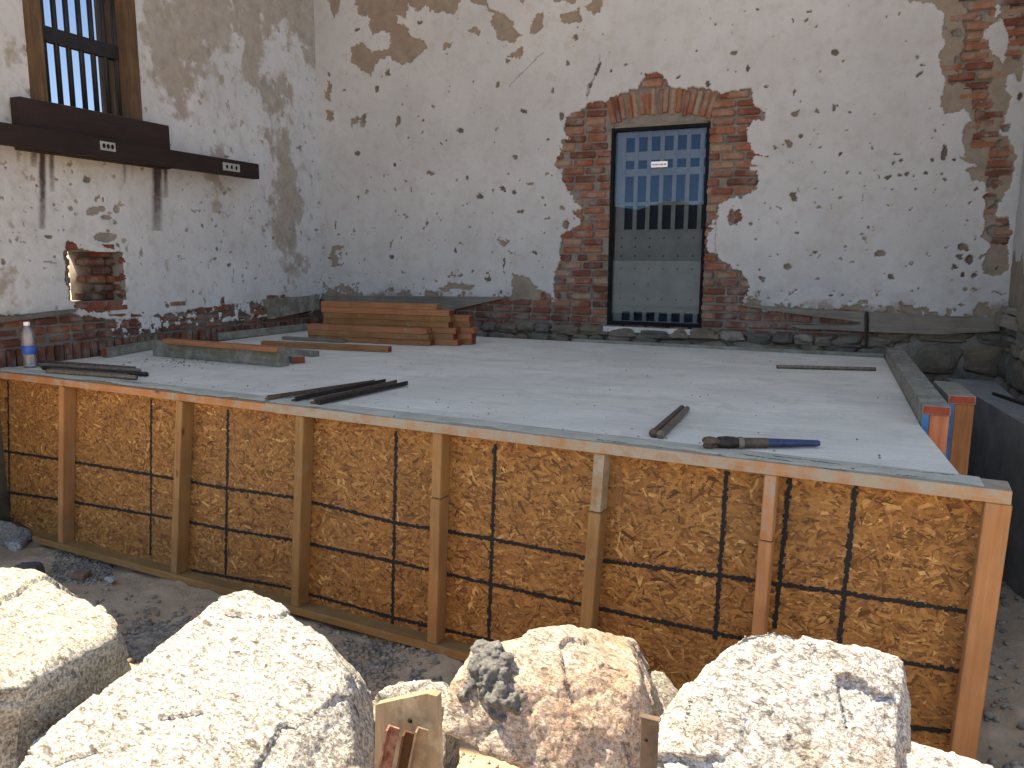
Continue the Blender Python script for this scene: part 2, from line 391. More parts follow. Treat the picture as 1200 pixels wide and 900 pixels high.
def make_hills():
    vs_, fs = [], []
    n = 240
    for j, (rad, k) in enumerate(((1500, 0.0), (1900, .75), (2300, 1.0), (3400, 0.0))):
        for i in range(n):
            a = math.pi + math.pi*1.25*(i/(n-1)-.5) + math.pi/2
            h = 110+220*abs(mnoise.noise(Vector((math.cos(a)*2.3, math.sin(a)*2.3, 3.1))))+90*mnoise.fractal(Vector((math.cos(a)*7, math.sin(a)*7, j*.6)), 1, 2, 5)
            vs_.append((rad*math.cos(a), rad*math.sin(a), max(0, h)*k - (2 if k == 0 else 0)))
    vs_ = np.array(vs_)
    for j in range(3):
        for i in range(n-1): fs.append((j*n+i, j*n+i+1, (j+1)*n+i+1, (j+1)*n+i))
    s = NT('scrub_hills'); s.col(s.ramp(s.noise(s.pos(), .01, 6), [(.3, (.022, .024, .02)), (.7, (.045, .04, .032))]))
    tag(link('hills', np_mesh('hills', vs_, np.array(fs), True), s.m), kind='structure')
make_hills()

# ============================================================ BACK WALL
DX0, DX1, DZ0, DZ1 = -2.25, -1.302, 1.285, 3.24       # door opening
SURR = Z((620, 60), 2.5, [(335,85),(332,72),(375,66),(402,80),(405,98),(440,105),(540,115),(590,125),(650,112),(660,150),(685,175),(685,205),(650,210),(640,240),(655,300),
  (640,350),(665,360),(672,395),(650,415),(590,425),(560,440),(548,475),(528,500),(520,590),(545,597),(580,622),(620,640),(638,680),(625,735),(640,770),(900,800),(1000,860),
  (-40,860),(-120,790),(0,748),(60,742),(100,745),(85,725),(70,695),(75,640),(90,600),(95,535),(145,515),(150,490),(135,480),(130,462),(158,455),(135,440),(120,405),(95,385),(95,345),(80,330),
  (85,290),(90,270),(118,260),(100,240),(105,200),(135,175),(165,165),(175,145),(230,140),(270,120),(320,105)])
NOWHITE = [
 Z((360,0),2.5,[(140,-40),(140,0),(150,35),(185,55),(175,80),(185,105),(215,85),(240,95),(242,125),(235,145),(190,150),(160,130),(130,140),(130,175),(150,200),(185,222),(210,175),(240,165),(270,190),(300,185),(350,140),(340,115),(300,105),(295,75),(270,70),(258,40),(290,52),(296,20),(290,-40)]),
 Z((360,0),2.5,[(290,-40),(290,0),(320,35),(345,15),(360,35),(430,40),(445,0),(445,-40)]),
 Z((360,0),2.5,[(460,-40),(480,4),(520,18),(550,45),(530,70),(560,85),(555,115),(600,130),(630,105),(605,80),(605,60),(575,45),(530,20),(520,-40)]),
 Z((360,0),2.5,[(650,85),(665,45),(690,40),(690,75),(670,103),(650,100)]),
 Z((360,0),2.5,[(735,45),(780,35),(800,15),(803,60),(775,72),(740,65)]),
 Z((360,0),2.5,[(715,-20),(720,4),(740,8),(785,5),(785,-20)]), Z((360,0),2.5,[(820,22),(850,-20),(870,-20),(862,30),(840,40)]),
 Z((360,0),2.5,[(610,-20),(630,17),(645,-20)]),
 Z((360,0),2.5,[(470,90),(490,80),(510,92),(500,107),(475,103)]), Z((360,0),2.5,[(395,135),(402,124),(428,120),(420,140),(402,151)]),
 Z((360,0),2.5,[(45,-20),(95,-20),(90,30),(80,55),(62,20)]),
 Z((360,0),2.5,[(55,235),(72,250),(66,300),(52,285)]), Z((360,0),2.5,[(50,320),(72,325),(76,352),(54,350)]),
 Z((360,0),2.5,[(125,350),(150,345),(160,325),(172,330),(170,370),(155,372),(152,352),(130,372)]),
 Z((360,0),2.5,[(70,720),(110,722),(85,735),(90,775),(108,772),(106,780),(66,780)]),
 Z((360,0),2.5,[(590,160),(630,140),(634,160),(622,175)]), Z((360,0),2.5,[(560,700),(588,704),(575,720)]), Z((360,0),2.5,[(745,650),(765,652),(758,672),(748,668)]),
 Z((360,0),2.5,[(380,845),(420,830),(490,832),(480,848),(440,846),(400,856)]), Z((360,0),2.5,[(600,800),(640,815),(690,850),(720,862),(700,895),(600,895),(598,840)]),
 Z((880,0),3.75,[(685,-40),(690,3),(800,18),(830,45),(860,55),(855,100),(845,150),(860,190),(835,250),(835,310),(850,355),(835,420),(848,505),(900,490),(950,475),(970,530),(940,570),(940,620),(950,690),(920,688),(965,718),(985,735),(950,745),(975,790),(1035,805),(1030,860),(1032,920),(1030,1010),(1010,1050),(1050,1085),(1025,1150),(1025,1205),(1080,1215),(1130,1190),(1140,1110),(1125,1070),(1135,965),(1080,955),(1085,900),(1140,810),(1165,700),(1160,640),(1130,600),(1090,590),(1130,500),(1150,430),(1120,400),(1140,330),(1160,320),(1180,380),(1190,330),(1230,200),(1230,-40)]),
]
WHITEISL = [Z((880,0),3.75,[(1075,25),(1095,15),(1107,60),(1080,80),(1065,60)]), Z((880,0),3.75,[(1110,85),(1060,112),(1000,165),(1050,172),(1062,245),(1110,282),(1135,170)])]
def ell(o, k, cx, cy, a, b, rot=0): return Z(o, k, [(cx+a*math.cos(t)*math.cos(rot)-b*math.sin(t)*math.sin(rot), cy+a*math.cos(t)*math.sin(rot)+b*math.sin(t)*math.cos(rot)) for t in np.linspace(0, 2*math.pi, 12, endpoint=False)])
BRICKSPOT = [ell((880,0),3.75,q[0],q[1],q[2]*1.3,q[3]*1.3) for q in [(975,95,32,15),(965,182,24,16),(965,230,32,16),(915,270,18,13),(975,265,35,16),(995,310,50,18),(1030,347,28,18),(960,352,40,8),(1015,400,20,26),(1010,490,14,16),(1015,575,12,10),(1050,530,18,14),(1095,670,34,36),(1095,740,45,14),(1075,790,14,30),(1050,860,22,14),(1065,920,16,12),(1095,1025,45,20),(1110,1060,16,14),(1045,455,20,16),(1000,620,20,14),(1120,560,16,14),(890,350,18,12),(910,140,22,12),(1060,40,16,18),(1005,10,24,12),(940,5,20,8),(1190,140,20,40)]]
BRICKSPOT += [ell((360,0),2.5,*q) for q in [(232,213,10,10),(262,356,11,15),(160,345,8,14)]]+[Z((620,60),2.5,[(580,480),(590,460),(615,462),(622,490),(605,505),(582,500)])]
BRICKZONE = [Z((880,0),3.75,q) for q in ([(930,-20),(1060,-20),(1030,110),(1010,200),(1015,260),(1055,300),(1060,340),(1040,420),(1030,500),(985,480),(985,420),(890,300),(925,230),(945,150),(935,60)],[(1055,640),(1125,620),(1135,700),(1140,750),(1050,745)],[(1040,790),(1095,770),(1085,900),(1040,890)],[(1045,1000),(1135,980),(1130,1060),(1070,1080)],[(1150,-20),(1235,-20),(1210,150),(1180,300),(1150,250),(1125,100)],[(985,500),(1060,500),(1090,600),(1000,640)])]
def pits(lst): return [ell((360,0),2.5,x,y,a,b) for x, y, a, b in lst]
PITS = pits([(200,262,6,9),(338,353,4,6),(293,405,4,4),(405,413,4,4),(145,450,9,6),(610,458,8,8),(467,524,5,7),(505,578,10,8),(575,553,6,6),(606,563,7,5),(622,620,10,5),(348,652,5,5),(248,750,6,6),(662,740,7,5),(590,178,5,8),(558,250,6,8),(632,322,12,5),(742,345,5,10),(783,110,7,7),(330,67,7,4),(360,508,10,6),(145,90,8,4),(448,385,10,8),(450,812,7,4),(528,822,9,7),(555,380,3,8),(575,770,3,18),(433,735,3,10)])
PITS += [ell((880,0),3.75,*q) for q in [(368,226,16,14),(742,327,18,9,-.6),(290,488,10,10),(365,473,10,12),(190,412,6,14,.4),(200,497,18,6,-.5),(170,630,10,10),(214,596,7,7),(395,676,6,6),(255,47,12,5),(188,88,5,8),(245,85,10,6,-.6),(187,865,14,10,.8),(850,675,11,35),(658,712,14,8),(620,720,10,6),(685,771,12,9),(600,780,14,8),(650,772,10,6),(770,760,9,6),(720,772,8,5),(795,695,8,5),(895,703,8,5),(635,676,14,4),(990,830,8,8),(490,862,6,6),(728,250,6,7),(105,652,5,5),(1185,425,10,18)]]
PITS += [ell((620,60),2.5,*q) for q in [(762,270,8,9),(760,635,11,11),(680,665,9,9),(775,428,9,14,-.6),(782,182,12,5,-.4),(523,100,7,9),(638,48,6,12),(93,195,7,12),(70,115,5,5),(110,35,5,10),(100,460,6,8),(105,510,9,10),(15,590,6,5),(55,262,4,4),(720,283,4,5),(690,105,3,4),(598,8,9,8),(200,50,5,22,.3),(178,95,3,10,.4)]]
PITS += [ell((880,280),2.8125,*q) for q in [(123,96,13,12),(33,128,11,9),(212,46,9,5),(332,72,8,4),(460,125,9,8),(700,28,20,13),(722,68,16,18),(690,62,9,9),(738,120,9,10),(670,95,7,8),(700,120,6,7),(430,50,18,8)]]

def build_back_wall():
    hole = (DX0, DX1, DZ0, DZ1)
    u, z, P, q = wall_grid('y', YB, XL-.02, XR+.02, .2, 4.96, .0085, [hole])
    px, py = topx(P)
    jx = (fbm(u, z, 9, 4, 1)-.5)*16 + (fbm(u, z, 45, 3, 4)-.5)*8; jy = (fbm(u, z, 9, 4, 7)-.5)*16 + (fbm(u, z, 45, 3, 9)-.5)*8
    sx = px+jx*.55; sy = py+jy*.55; fx = px+jx*.25; fy = py+jy*.25
    nw = np.zeros(len(u), bool); br = np.zeros(len(u), bool)
    for p in NOWHITE: nw |= inpoly(sx, sy, p)
    for p in WHITEISL: nw &= ~inpoly(sx, sy, p)
    br |= inpoly(px+jx*.7, py+jy*.7, SURR)
    for p in BRICKSPOT: br |= inpoly(sx, sy, p)
    for p in BRICKZONE: br |= inpoly(sx, sy, p) & (fbm(u, z*1.5, 5, 4, 401) > .46)
    pit = np.zeros(len(u), bool)
    for p in PITS: pit |= inpoly(fx+jx*.2, fy+jy*.2, p)
    pit |= specks(px+jx*.15, py+jy*.15, 260, (380, 0, 1180, 350), .5, 2.1, RNG)
    # plaster gone in a fringe above the base boards
    f = fbm(u, z, 7, 5, 21); f2 = fbm(u, z, 22, 4, 33)
    h = z-1.50; fr = (f*.6+f2*.4) > (.47 + h*1.35)
    fr &= ((px < 720) | (px > 860)); nw |= fr
    fr2 = (fbm(u, z, 14, 5, 41)) > .76; nw |= fr2 & (py > 200)
    # below the plaster everything is brick, then stone
    base = (px > 540) & (px < 1010) & (py > 352+ (jx*.6) + np.where(px > 830, 12, 0)); br |= base
    low = (z < 1.47 + jy*.002) & (px < 1180); br |= low & (z < 1.44)
    soft = 1-np.clip((1.70-z)/.22, 0, 1)*np.clip((fbm(u, z, 6, 5, 301)-.36)*3.2, 0, .8)*np.where((px < 560) | (px > 860), 1, .3)
    soft -= .3*np.clip((fbm(u, z, 2.3, 6, 311)-.56)*5, 0, 1)
    white = np.where(nw | pit, 0.0, soft); brick = np.where(br | (pit & (vnoise(u*5, z*5, 77) > .62)), 1.0, 0.0)
    out = np.where(nw, -.010, 0.0); out = np.where(pit, -.018, out); out = np.where(br, -.028, out)
    out = out + (fbm(u, z, .9, 3, 51)-.5)*.012 + (fbm(u, z, 30, 3, 61)-.5)*.0035
    out = np.where(br, np.minimum(out, -.018), out)
    P[:, 1] -= out
    stain = np.clip((fbm(u, z, 5, 4, 71)-.55)*2, 0, .25)*np.clip((1.9-z)/.4, 0, 1)
    crack = np.zeros(len(u))
    for cl in (Z((360,0),2.5,[(592,250),(640,200),(690,152)]), Z((620,60),2.5,[(170,140),(176,100),(200,60),(208,12)]), Z((360,0),2.5,[(820,290),(822,250),(850,210)]), Z((620,60),2.5,[(546,590),(545,540),(548,480)])):
        for (xa, ya), (xb, yb) in zip(cl, cl[1:]):
            L2 = (xb-xa)**2+(yb-ya)**2; t = np.clip(((fx-xa)*(xb-xa)+(fy-ya)*(yb-ya))/L2, 0, 1)
            d = np.hypot(fx-xa-t*(xb-xa), fy-ya-t*(yb-ya)); crack = np.maximum(crack, np.clip(.9-d, 0, .5))
    stain = np.maximum(stain, crack); stain = np.maximum(stain, np.where(pit, .75*vnoise(u*8, z*8, 501), 0))
    bm0 = len(P)
    # coarse body behind and above: boxes that do not cut the door
    extra_v, extra_f = [], []
    def bx(lo, hi):
        b = len(extra_v)+bm0; x0, y0, z0 = lo; x1, y1, z1 = hi
        extra_v.extend([(x0,y0,z0),(x1,y0,z0),(x1,y1,z0),(x0,y1,z0),(x0,y0,z1),(x1,y0,z1),(x1,y1,z1),(x0,y1,z1)])
        extra_f.extend([[b+i for i in f] for f in [(0,3,2,1),(4,5,6,7),(0,1,5,4),(1,2,6,5),(2,3,7,6),(3,0,4,7)]])
    bx((-6.2, YB+.04, -.3), (DX0, YB+.55, 4.95)); bx((DX1, YB+.04, -.3), (1.7, YB+.55, 4.95)); bx((DX0, YB+.04, DZ1), (DX1, YB+.55, 4.95)); bx((DX0, YB+.04, -.3), (DX1, YB+.55, DZ0))
    bx((-6.2, YB+.002, 4.952), (1.7, YB+.55, 9.6))
    V = np.vstack([P, np.array(extra_v)]); Fq = np.vstack([q, np.array(extra_f)])
    me = np_mesh('back_wall', V, Fq, False)
    for nm, arr, pad in (('white', white, 1.0), ('brick', brick, 0.0), ('stain', stain, 0.0)):
        a = me.attributes.new(nm, 'FLOAT', 'POINT'); a.data.foreach_set('value', np.concatenate([arr, np.full(len(extra_v), pad)]).astype(np.float32))
    wall = tag(link('back_wall', me, PLASTER), 'tall white plastered wall with a brick ringed doorway, pitted and peeling', 'wall')
    # ---- bricks
    B = Bricks(); ch = .0775; z0 = 1.27
    SX = np.array(SURR)
    def near(P3, polys, grow=9):
        a, b = topx(np.array([P3])); a = a[0]; b = b[0]
        for p in polys:
            for dx, dy in ((0,0),(grow,0),(-grow,0),(0,grow*.5),(0,-grow*.5)):
                if inpoly(np.array([a+dx]), np.array([b+dy]), p)[0]: return True
        return False
    R0, R1 = 1.62, 1.885; arch_c = ((DX0+DX1)/2, DZ1+.052-1.62)           # segmental arch
    row = 0
    zc = 1.27
    while zc < 4.95:
        lu = .225; off = (row % 2)*.11 + random.uniform(-.015, .015)
        uu = XL+off
        while uu < XR:
            cu = uu+lu/2; half = random.random() < .12; L = .10 if half else .205
            P3 = (cu, YB, zc)
            inside_door = DX0-.01 < cu+L/2 and cu-L/2 < DX1+.01 and DZ0 < zc < DZ1+.045
            dr = math.hypot(cu-arch_c[0], zc-arch_c[1]); an = math.atan2(cu-arch_c[0], zc-arch_c[1])
            in_arch = zc > DZ1-.1 and dr < R1+.01 and abs(an) < .30
            if not in_arch and zc < 4.9:
                if inside_door:
                    # clip to the jambs
                    if cu < (DX0+DX1)/2: r_ = DX0+.004; l_ = cu-L/2
                    else: l_ = DX1-.004; r_ = cu+L/2
                    if r_-l_ > .045: 
                        if near(P3, [SURR], 14): B.add((l_+r_)/2, zc, r_-l_, .064, MY, depth=.10)
                elif near(P3, [SURR]+BRICKSPOT+BRICKZONE, 10) or (zc < 1.55 and -4.2 < cu < .4):
                    B.add(cu, zc, L, .064, MY, tone=None if zc > 1.5 else random.random()*.5)
            uu += L+.016
        zc += ch; row += 1
    n = 17
    for i in range(n):
        an = -.277+.554*i/(n-1)+random.uniform(-.004, .004); rm = (R0+R1)/2+random.uniform(-.012, .012)
        B.add(arch_c[0]+rm*math.sin(an), arch_c[1]+rm*math.cos(an), .050, R1-R0-.02, MY, rot=an, depth=.10, tone=random.choice([.2,.45,.6,.7,.8,1.0]))
    B.done('exposed_bricks', wall)
    # arched timber under the brick arch
    pts = [(DX0, YB+.03, DZ1-.03), (DX1, YB+.03, DZ1-.03)]
    for i in range(9):
        an = .30*(1-2*i/8); pts.append((arch_c[0]+(R0-.005)*math.sin(an), YB+.03, arch_c[1]+(R0-.005)*math.cos(an)))
    pts = [(x, y, max(zv, DZ1-.028)) for x, y, zv in pts]
    prism('arched_lintel', pts, (0, 1, 0), .08, WEATH, wall)
    # ---- rubble footing
    bm = bmesh.new(); lay = bm.faces.layers.float.new('tone')
    def stone(cx, cz, lx, lz, out):
        t = random.random(); b2 = bmesh.new(); bmesh.ops.create_icosphere(b2, subdivisions=3, radius=1); sd = random.uniform(0, 99)
        for v in b2.verts:
            p = v.co.copy(); p = Vector([math.copysign(abs(c)**.6, c) for c in p])
            k = 1+.3*mnoise.noise(p*1.3+Vector((sd, 0, 0)))+.12*mnoise.noise(p*4+Vector((sd, 5, 0)))
            v.co = Vector((cx+p.x*lx/2*k, YB-out+.08-p.y*.09*k, cz+p.z*lz/2*k))
        vm = {v: bm.verts.new(v.co) for v in b2.verts}
        for f in b2.faces: g = bm.faces.new([vm[v] for v in f.verts]); g[lay] = t
        b2.free()
    for r, (zz, hh) in enumerate([(1.235, .10), (1.12, .14)]):
        xx = -5.6
        while xx < .35:
            L = random.uniform(.14, .36); stone(xx+L/2, zz+random.uniform(-.015, .015), L*1.02, hh*1.05, random.uniform(.03, .06)); xx += L
    for zz, hh in [(1.30, .12), (1.12, .25), (.86, .27), (.6, .27), (.32, .3)]:
        xx = .18+random.uniform(0, .1)
        while xx < XR:
            L = random.uniform(.28, .5); stone(xx+L/2, zz+random.uniform(-.02, .02), L, hh, random.uniform(-.01, .02)); xx += L
    from_bm('rubble_footing', bm, STONE, wall)
    # threshold stone
    board('threshold', (DX0-.02, YB-.03, DZ0-.05), (DX1+.06, YB-.03, DZ0-.05), .16, .052, [simple('threshold_mortar', (.36, .35, .34), .9)], wall)
    return wall
build_back_wall()

# ============================================================ LEFT WALL
WY0, WY1, WZ0, WZ1 = onX(31, 55)[1], onX(162, 70)[1], 3.07, 4.38  # unseen window head set low to keep a sun patch off the slab
HY0, HY1, HZ0, HZ1 = onX(82, 320)[1], onX(146, 320)[1], 1.58, 1.99
def build_left_wall():
    u, z, P, q = wall_grid('x', XL, 3.1, YB+.02, .8, 4.98, .009, [(WY0, WY1, WZ0, WZ1), (HY0, HY1, HZ0, HZ1)])
    q = q[:, ::-1]
    px, py = topx(P)
    jx = (fbm(u, z, 9, 4, 101)-.5)*14 + (fbm(u, z, 45, 3, 104)-.5)*7; jy = (fbm(u, z, 9, 4, 107)-.5)*14 + (fbm(u, z, 45, 3, 109)-.5)*7
    f = fbm(u, z, 3.2, 6, 121, .62); f2 = fbm(u, z*.45, 4, 5, 141, .6)
    def blob(cx, cy, rx, ry): return np.exp(-((px-cx)/rx)**2-((py-cy)/ry)**2)
    wgt = .36*blob(285, 5, 110, 55)+.17*blob(250, 110, 80, 80)+.20*blob(335, 230, 26, 130)+.12*blob(195, 60, 40, 90)+.16*blob(365, 20, 14, 50)+.10*blob(15, 60, 30, 80)
    tanf = (f*.5+f2*.5)+wgt
    nw = np.zeros(len(u), bool)
    nw |= fbm(u, z, 13, 5, 161) > .745
    br = np.zeros(len(u), bool)
    br |= inpoly(px+jx*.5, py+jy*.5, [(205,-10),(300,-10),(385,25),(385,50),(330,38),(250,16)]) & (fbm(u, z*1.6, 6, 4, 181) > 5)
    br |= inpoly(px+jx*.6, py+jy*.6, [(76,300),(78,284),(90,290),(120,295),(145,297),(148,330),(146,355),(125,366),(95,362),(80,350)])
    br |= inpoly(px+jx*.4, py+jy*.4, ell((0,220),3.75,315,262,20,18))
    br |= inpoly(px+jx*.4, py+jy*.4, ell((0,0),3.75,383,790,16,16))
    line = np.interp(px, [-50, 85, 100, 150, 200, 310, 380], [374, 366, 372, 376, 366, 352, 345]); base = py > line+jy*.5; br |= base
    ww = base & (fbm(u, z, 18, 4, 191) > .56) & (px > 130) & (py < line+20); br &= ~ww
    pit = np.zeros(len(u), bool)
    for p in [ell((0,220),3.75,*k) for k in [(465,220,50,22),(408,108,26,18),(440,95,30,14),(515,97,14,18),(472,132,26,10),(310,90,12,8),(425,50,6,12),(455,55,6,12),(510,155,8,8),(480,190,12,6),(215,215,20,8),(225,330,30,4),(18,325,9,15),(50,235,8,9),(80,225,8,9),(12,45,12,8),(978,500,8,22),(740,520,12,8),(850,545,14,8),(825,185,10,8)]]: pit |= inpoly(px+jx*.3, py+jy*.3, p)
    pit |= specks(px+jx*.15, py+jy*.15, 170, (0, 150, 376, 360), .5, 2.1, RNG)
    soft = np.clip(.5+(.665-tanf+(fbm(u, z, 15, 5, 199)-.5)*.22)*5.5, .0, 1.0)
    white = np.where(nw | pit, 0.0, soft); brick = np.where(br, 1.0, 0.0)
    out = np.where(nw, -.004, 0.0); out = np.where(pit, -.010, out); out = np.where(br, -.022, out)
    out = out + (fbm(u, z, .9, 3, 151)-.5)*.014 + (fbm(u, z, 30, 3, 163)-.5)*.004; out = np.where(br, np.minimum(out, -.018), out)
    P[:, 0] += out
    stain = np.zeros(len(u))
    for cx, y0, y1, w_, k in [(50,172,268,3.4,1.5),(184,190,270,5.0,1.4),(61,172,225,2.8,1.1),(40,172,196,3.5,1.1),(194,190,232,2.4,1.1),(22,172,190,2,.8),(146,184,215,1.6,.8),(30,175,200,2,.3),(155,192,212,1.5,.35)]:
        ln = np.clip((y1-py)/(y1-y0), 0, 1); d = abs(px-cx-jx*.12)
        stain = np.maximum(stain, np.where((py > y0-6) & (py < y1), k*np.clip(1.5-d/w_, 0, 1)*(.35+.65*ln)*(.6+.6*fbm(u, z, 40, 3, 171)), 0))
    stain = np.clip(stain, 0, .93); stain = np.maximum(stain, np.where(pit, .6*vnoise(u*8, z*8, 503), 0)); stain = np.maximum(stain, .35*np.clip((fbm(u, z, 4, 5, 177)-.56)*4, 0, 1)*np.clip((1.75-z)/.3, 0, 1))
    n0 = len(P); ev, ef = [], []
    def bx(lo, hi):
        b = len(ev)+n0; x0, y0, z0 = lo; x1, y1, z1 = hi
        ev.extend([(x0,y0,z0),(x1,y0,z0),(x1,y1,z0),(x0,y1,z0),(x0,y0,z1),(x1,y0,z1),(x1,y1,z1),(x0,y1,z1)])
        ef.extend([[b+i for i in f] for f in [(0,3,2,1),(4,5,6,7),(0,1,5,4),(1,2,6,5),(2,3,7,6),(3,0,4,7)]])
    a, b = XL-.40, XL-.03
    bx((a, 2.35, -.3), (b, HY0, 3.05)); bx((a, HY0, -.3), (b, HY1, HZ0)); bx((a, HY0, HZ1), (b, HY1, 3.05)); bx((a, HY1, -.3), (b, YB+.03, 3.05))
    bx((a, 2.35, 3.052), (b, WY0, 4.95)); bx((a, WY1, 3.052), (b, YB+.03, 4.95)); bx((a, 2.35, 4.953), (XL-.002, YB+.001, 19.5)); bx((XL-.05, 2.35, -.3), (XL-.003, 3.1, 4.95))  # top box raised far out of view so the wall shades the room
    bx((a, WY0, 3.052), (b, WY1, 3.07)); bx((a+.01, onX(98, 330, XL-.16)[1]+.05, HZ0-.01), (XL-.17, HY1+.01, HZ1+.01)); bx((a, WY0, WZ1), (b, WY1, 4.95))
    V = np.vstack([P, np.array(ev)]); Fq = np.vstack([q, np.array(ef)])
    me = np_mesh('left_wall', V, Fq)
    for nm, arr, pad in (('white', white, 0.0), ('brick', brick, 1.0), ('stain', stain, 0.0)):
        at = me.attributes.new(nm, 'FLOAT', 'POINT'); at.data.foreach_set('value', np.concatenate([arr, np.full(len(ev), pad)]).astype(np.float32))
    wall = tag(link('side_wall', me, PLASTER_L), 'side wall of mottled plaster with a barred window and a small brick hole', 'wall')
    B = Bricks()
    # soldier course, then stretchers
    y = 3.1
    while y < YB:
        B.add(y+.035, 1.185, .062, .155, MX, out=random.uniform(-.004, .012), tone=random.choice([.05,.15,.3,.45,.5,.6])); y += .078
    for r in range(4):
        y = 3.1+(r % 2)*.1; zz = 1.305+r*.072
        while y < YB:
            L = random.choice([.2, .2, .2, .095]); B.add(y+L/2, zz, L, .06, MX, tone=random.random()*.7, out=random.uniform(-.02, .006)); y += L+.016
    y = 3.1
    while y < YB: B.add(y+.1, 1.07, .2, .06, MX, tone=random.random()*.6, out=.004); y += .216
    # lining of the hole: reveals in brick, through the wall
    def lay(zz, d, face):
        pass
    for k in range(6):
        zz = HZ0+.035+k*.0725
        for j in range(3):
            # far jamb (faces -Y) and near jamb (faces +Y): bricks laid along the wall thickness
            L = .11; m1 = Matrix(((0,1,0,0),(0,0,0,0),(0,0,1,0),(0,0,0,1)))
            xc = XL-.03-.055-j*.118-(k % 2)*.02
            mj = Matrix(((1,0,0,0),(0,-1,0,HY1+.012),(0,0,1,0),(0,0,0,1))); B.add(xc, zz, L, .062, mj, depth=.03, out=random.uniform(.0, .03), tone=random.random()*.75)
            mn = Matrix(((1,0,0,0),(0,1,0,HY0-.012),(0,0,1,0),(0,0,0,1))); B.add(xc, zz, L, .062, mn, depth=.05, out=random.uniform(.0, .055), tone=random.random()*.6)
    yh = onX(98, 330, XL-.16)[1]
    for k in range(6):      # the hole narrows: broken brickwork set back on its far side
        for j in range(3):
            L = .2; cy_ = yh+L/2+j*.216+(k % 2)*.05+random.uniform(-.02, .01)
            if cy_-L/2 < HY1: B.add(cy_, HZ0+.035+k*.0725, L, .064, MX, depth=.12, out=-.13+random.uniform(-.03, .02), tone=random.random()*.7)
    for k in range(3):      # broken bricks round the mouth
        B.add(HY0+.02+k*.17, HZ1+.04, .16, .06, MX, tone=.4, out=-.004); B.add(HY0+.08+k*.17, HZ0-.03, .16, .06, MX, tone=.5, out=-.002)
        B.add(HY1+.03, HZ0+.06+k*.14, .09, .06, MX, tone=.35, out=-.006); B.add(HY0-.03, HZ0+.12+k*.14, .07, .06, MX, tone=.25, out=-.006)
    yy = 5.2
    for r in range(4):      # bricks bared near the top
        for k in range(12): B.add(5.3+k*.216+(r % 2)*.1, 4.0+.5+r*.075+.02*k, .2, .062, MX, tone=random.random()*.7)
    B.done('exposed_bricks', wall)
    return wall
build_left_wall()

# right wall: only a sliver shows
def build_right_wall():
    u, z, P, q = wall_grid('x', XR, 4.6, YB-.01, .1, 4.9, .015, [])
    jit = fbm(u, z, 9, 5, 201)
    nw = (z < 1.95+(jit-.5)*.5) | (fbm(u, z, 4, 5, 205) > .66); br = (z < 1.45+(jit-.5)*.2)
    P[:, 0] -= np.where(br, -.03, np.where(nw, -.008, 0))+(jit-.5)*.02
    n0 = len(P); ev, ef = [], []
    b = n0; x0, y0, z0, x1, y1, z1 = XR+.04, 4.6, -.3, XR+.5, YB+.03, 5.0
    ev = [(x0,y0,z0),(x1,y0,z0),(x1,y1,z0),(x0,y1,z0),(x0,y0,z1),(x1,y0,z1),(x1,y1,z1),(x0,y1,z1)]
    ef = [[b+i for i in f] for f in [(0,3,2,1),(4,5,6,7),(0,1,5,4),(1,2,6,5),(2,3,7,6),(3,0,4,7)]]
    me = np_mesh('right_wall', np.vstack([P, np.array(ev)]), np.vstack([q, np.array(ef)]))
    for nm, arr, pad in (('white', np.where(nw, 0.0, 1.0), 1.0), ('brick', np.where(br, 1.0, 0.0), 0.0), ('stain', np.zeros(len(P)), 0.0)):
        at = me.attributes.new(nm, 'FLOAT', 'POINT'); at.data.foreach_set('value', np.concatenate([arr, np.full(8, pad)]).astype(np.float32))
    wl = tag(link('end_wall', me, PLASTER), 'sliver of plastered wall above stone at the right edge', 'wall')
    bm = bmesh.new(); lay = bm.faces.layers.float.new('tone')
    for zz, hh in [(1.30, .14), (1.12, .24), (.87, .26), (.6, .27), (.32, .3)]:
        y = 4.7
        while y < YB-.1:
            L = random.uniform(.25, .45); t = random.random(); b2 = bmesh.new(); bmesh.ops.create_icosphere(b2, subdivisions=3, radius=1); sd = random.uniform(0, 99)
            for v in b2.verts:
                p = Vector([math.copysign(abs(c)**.6, c) for c in v.co]); k = 1+.3*mnoise.noise(p*1.3+Vector((sd, 0, 0)))
                v.co = Vector((XR+.05-p.x*.09*k, y+L/2+p.y*L/2*k, zz+p.z*hh/2*k))
            vm = {v: bm.verts.new(v.co) for v in b2.verts}
            for f in b2.faces: g = bm.faces.new([vm[v] for v in f.verts]); g[lay] = t
            b2.free(); y += L
    from_bm('rubble_footing', bm, STONE, wl)
build_right_wall()

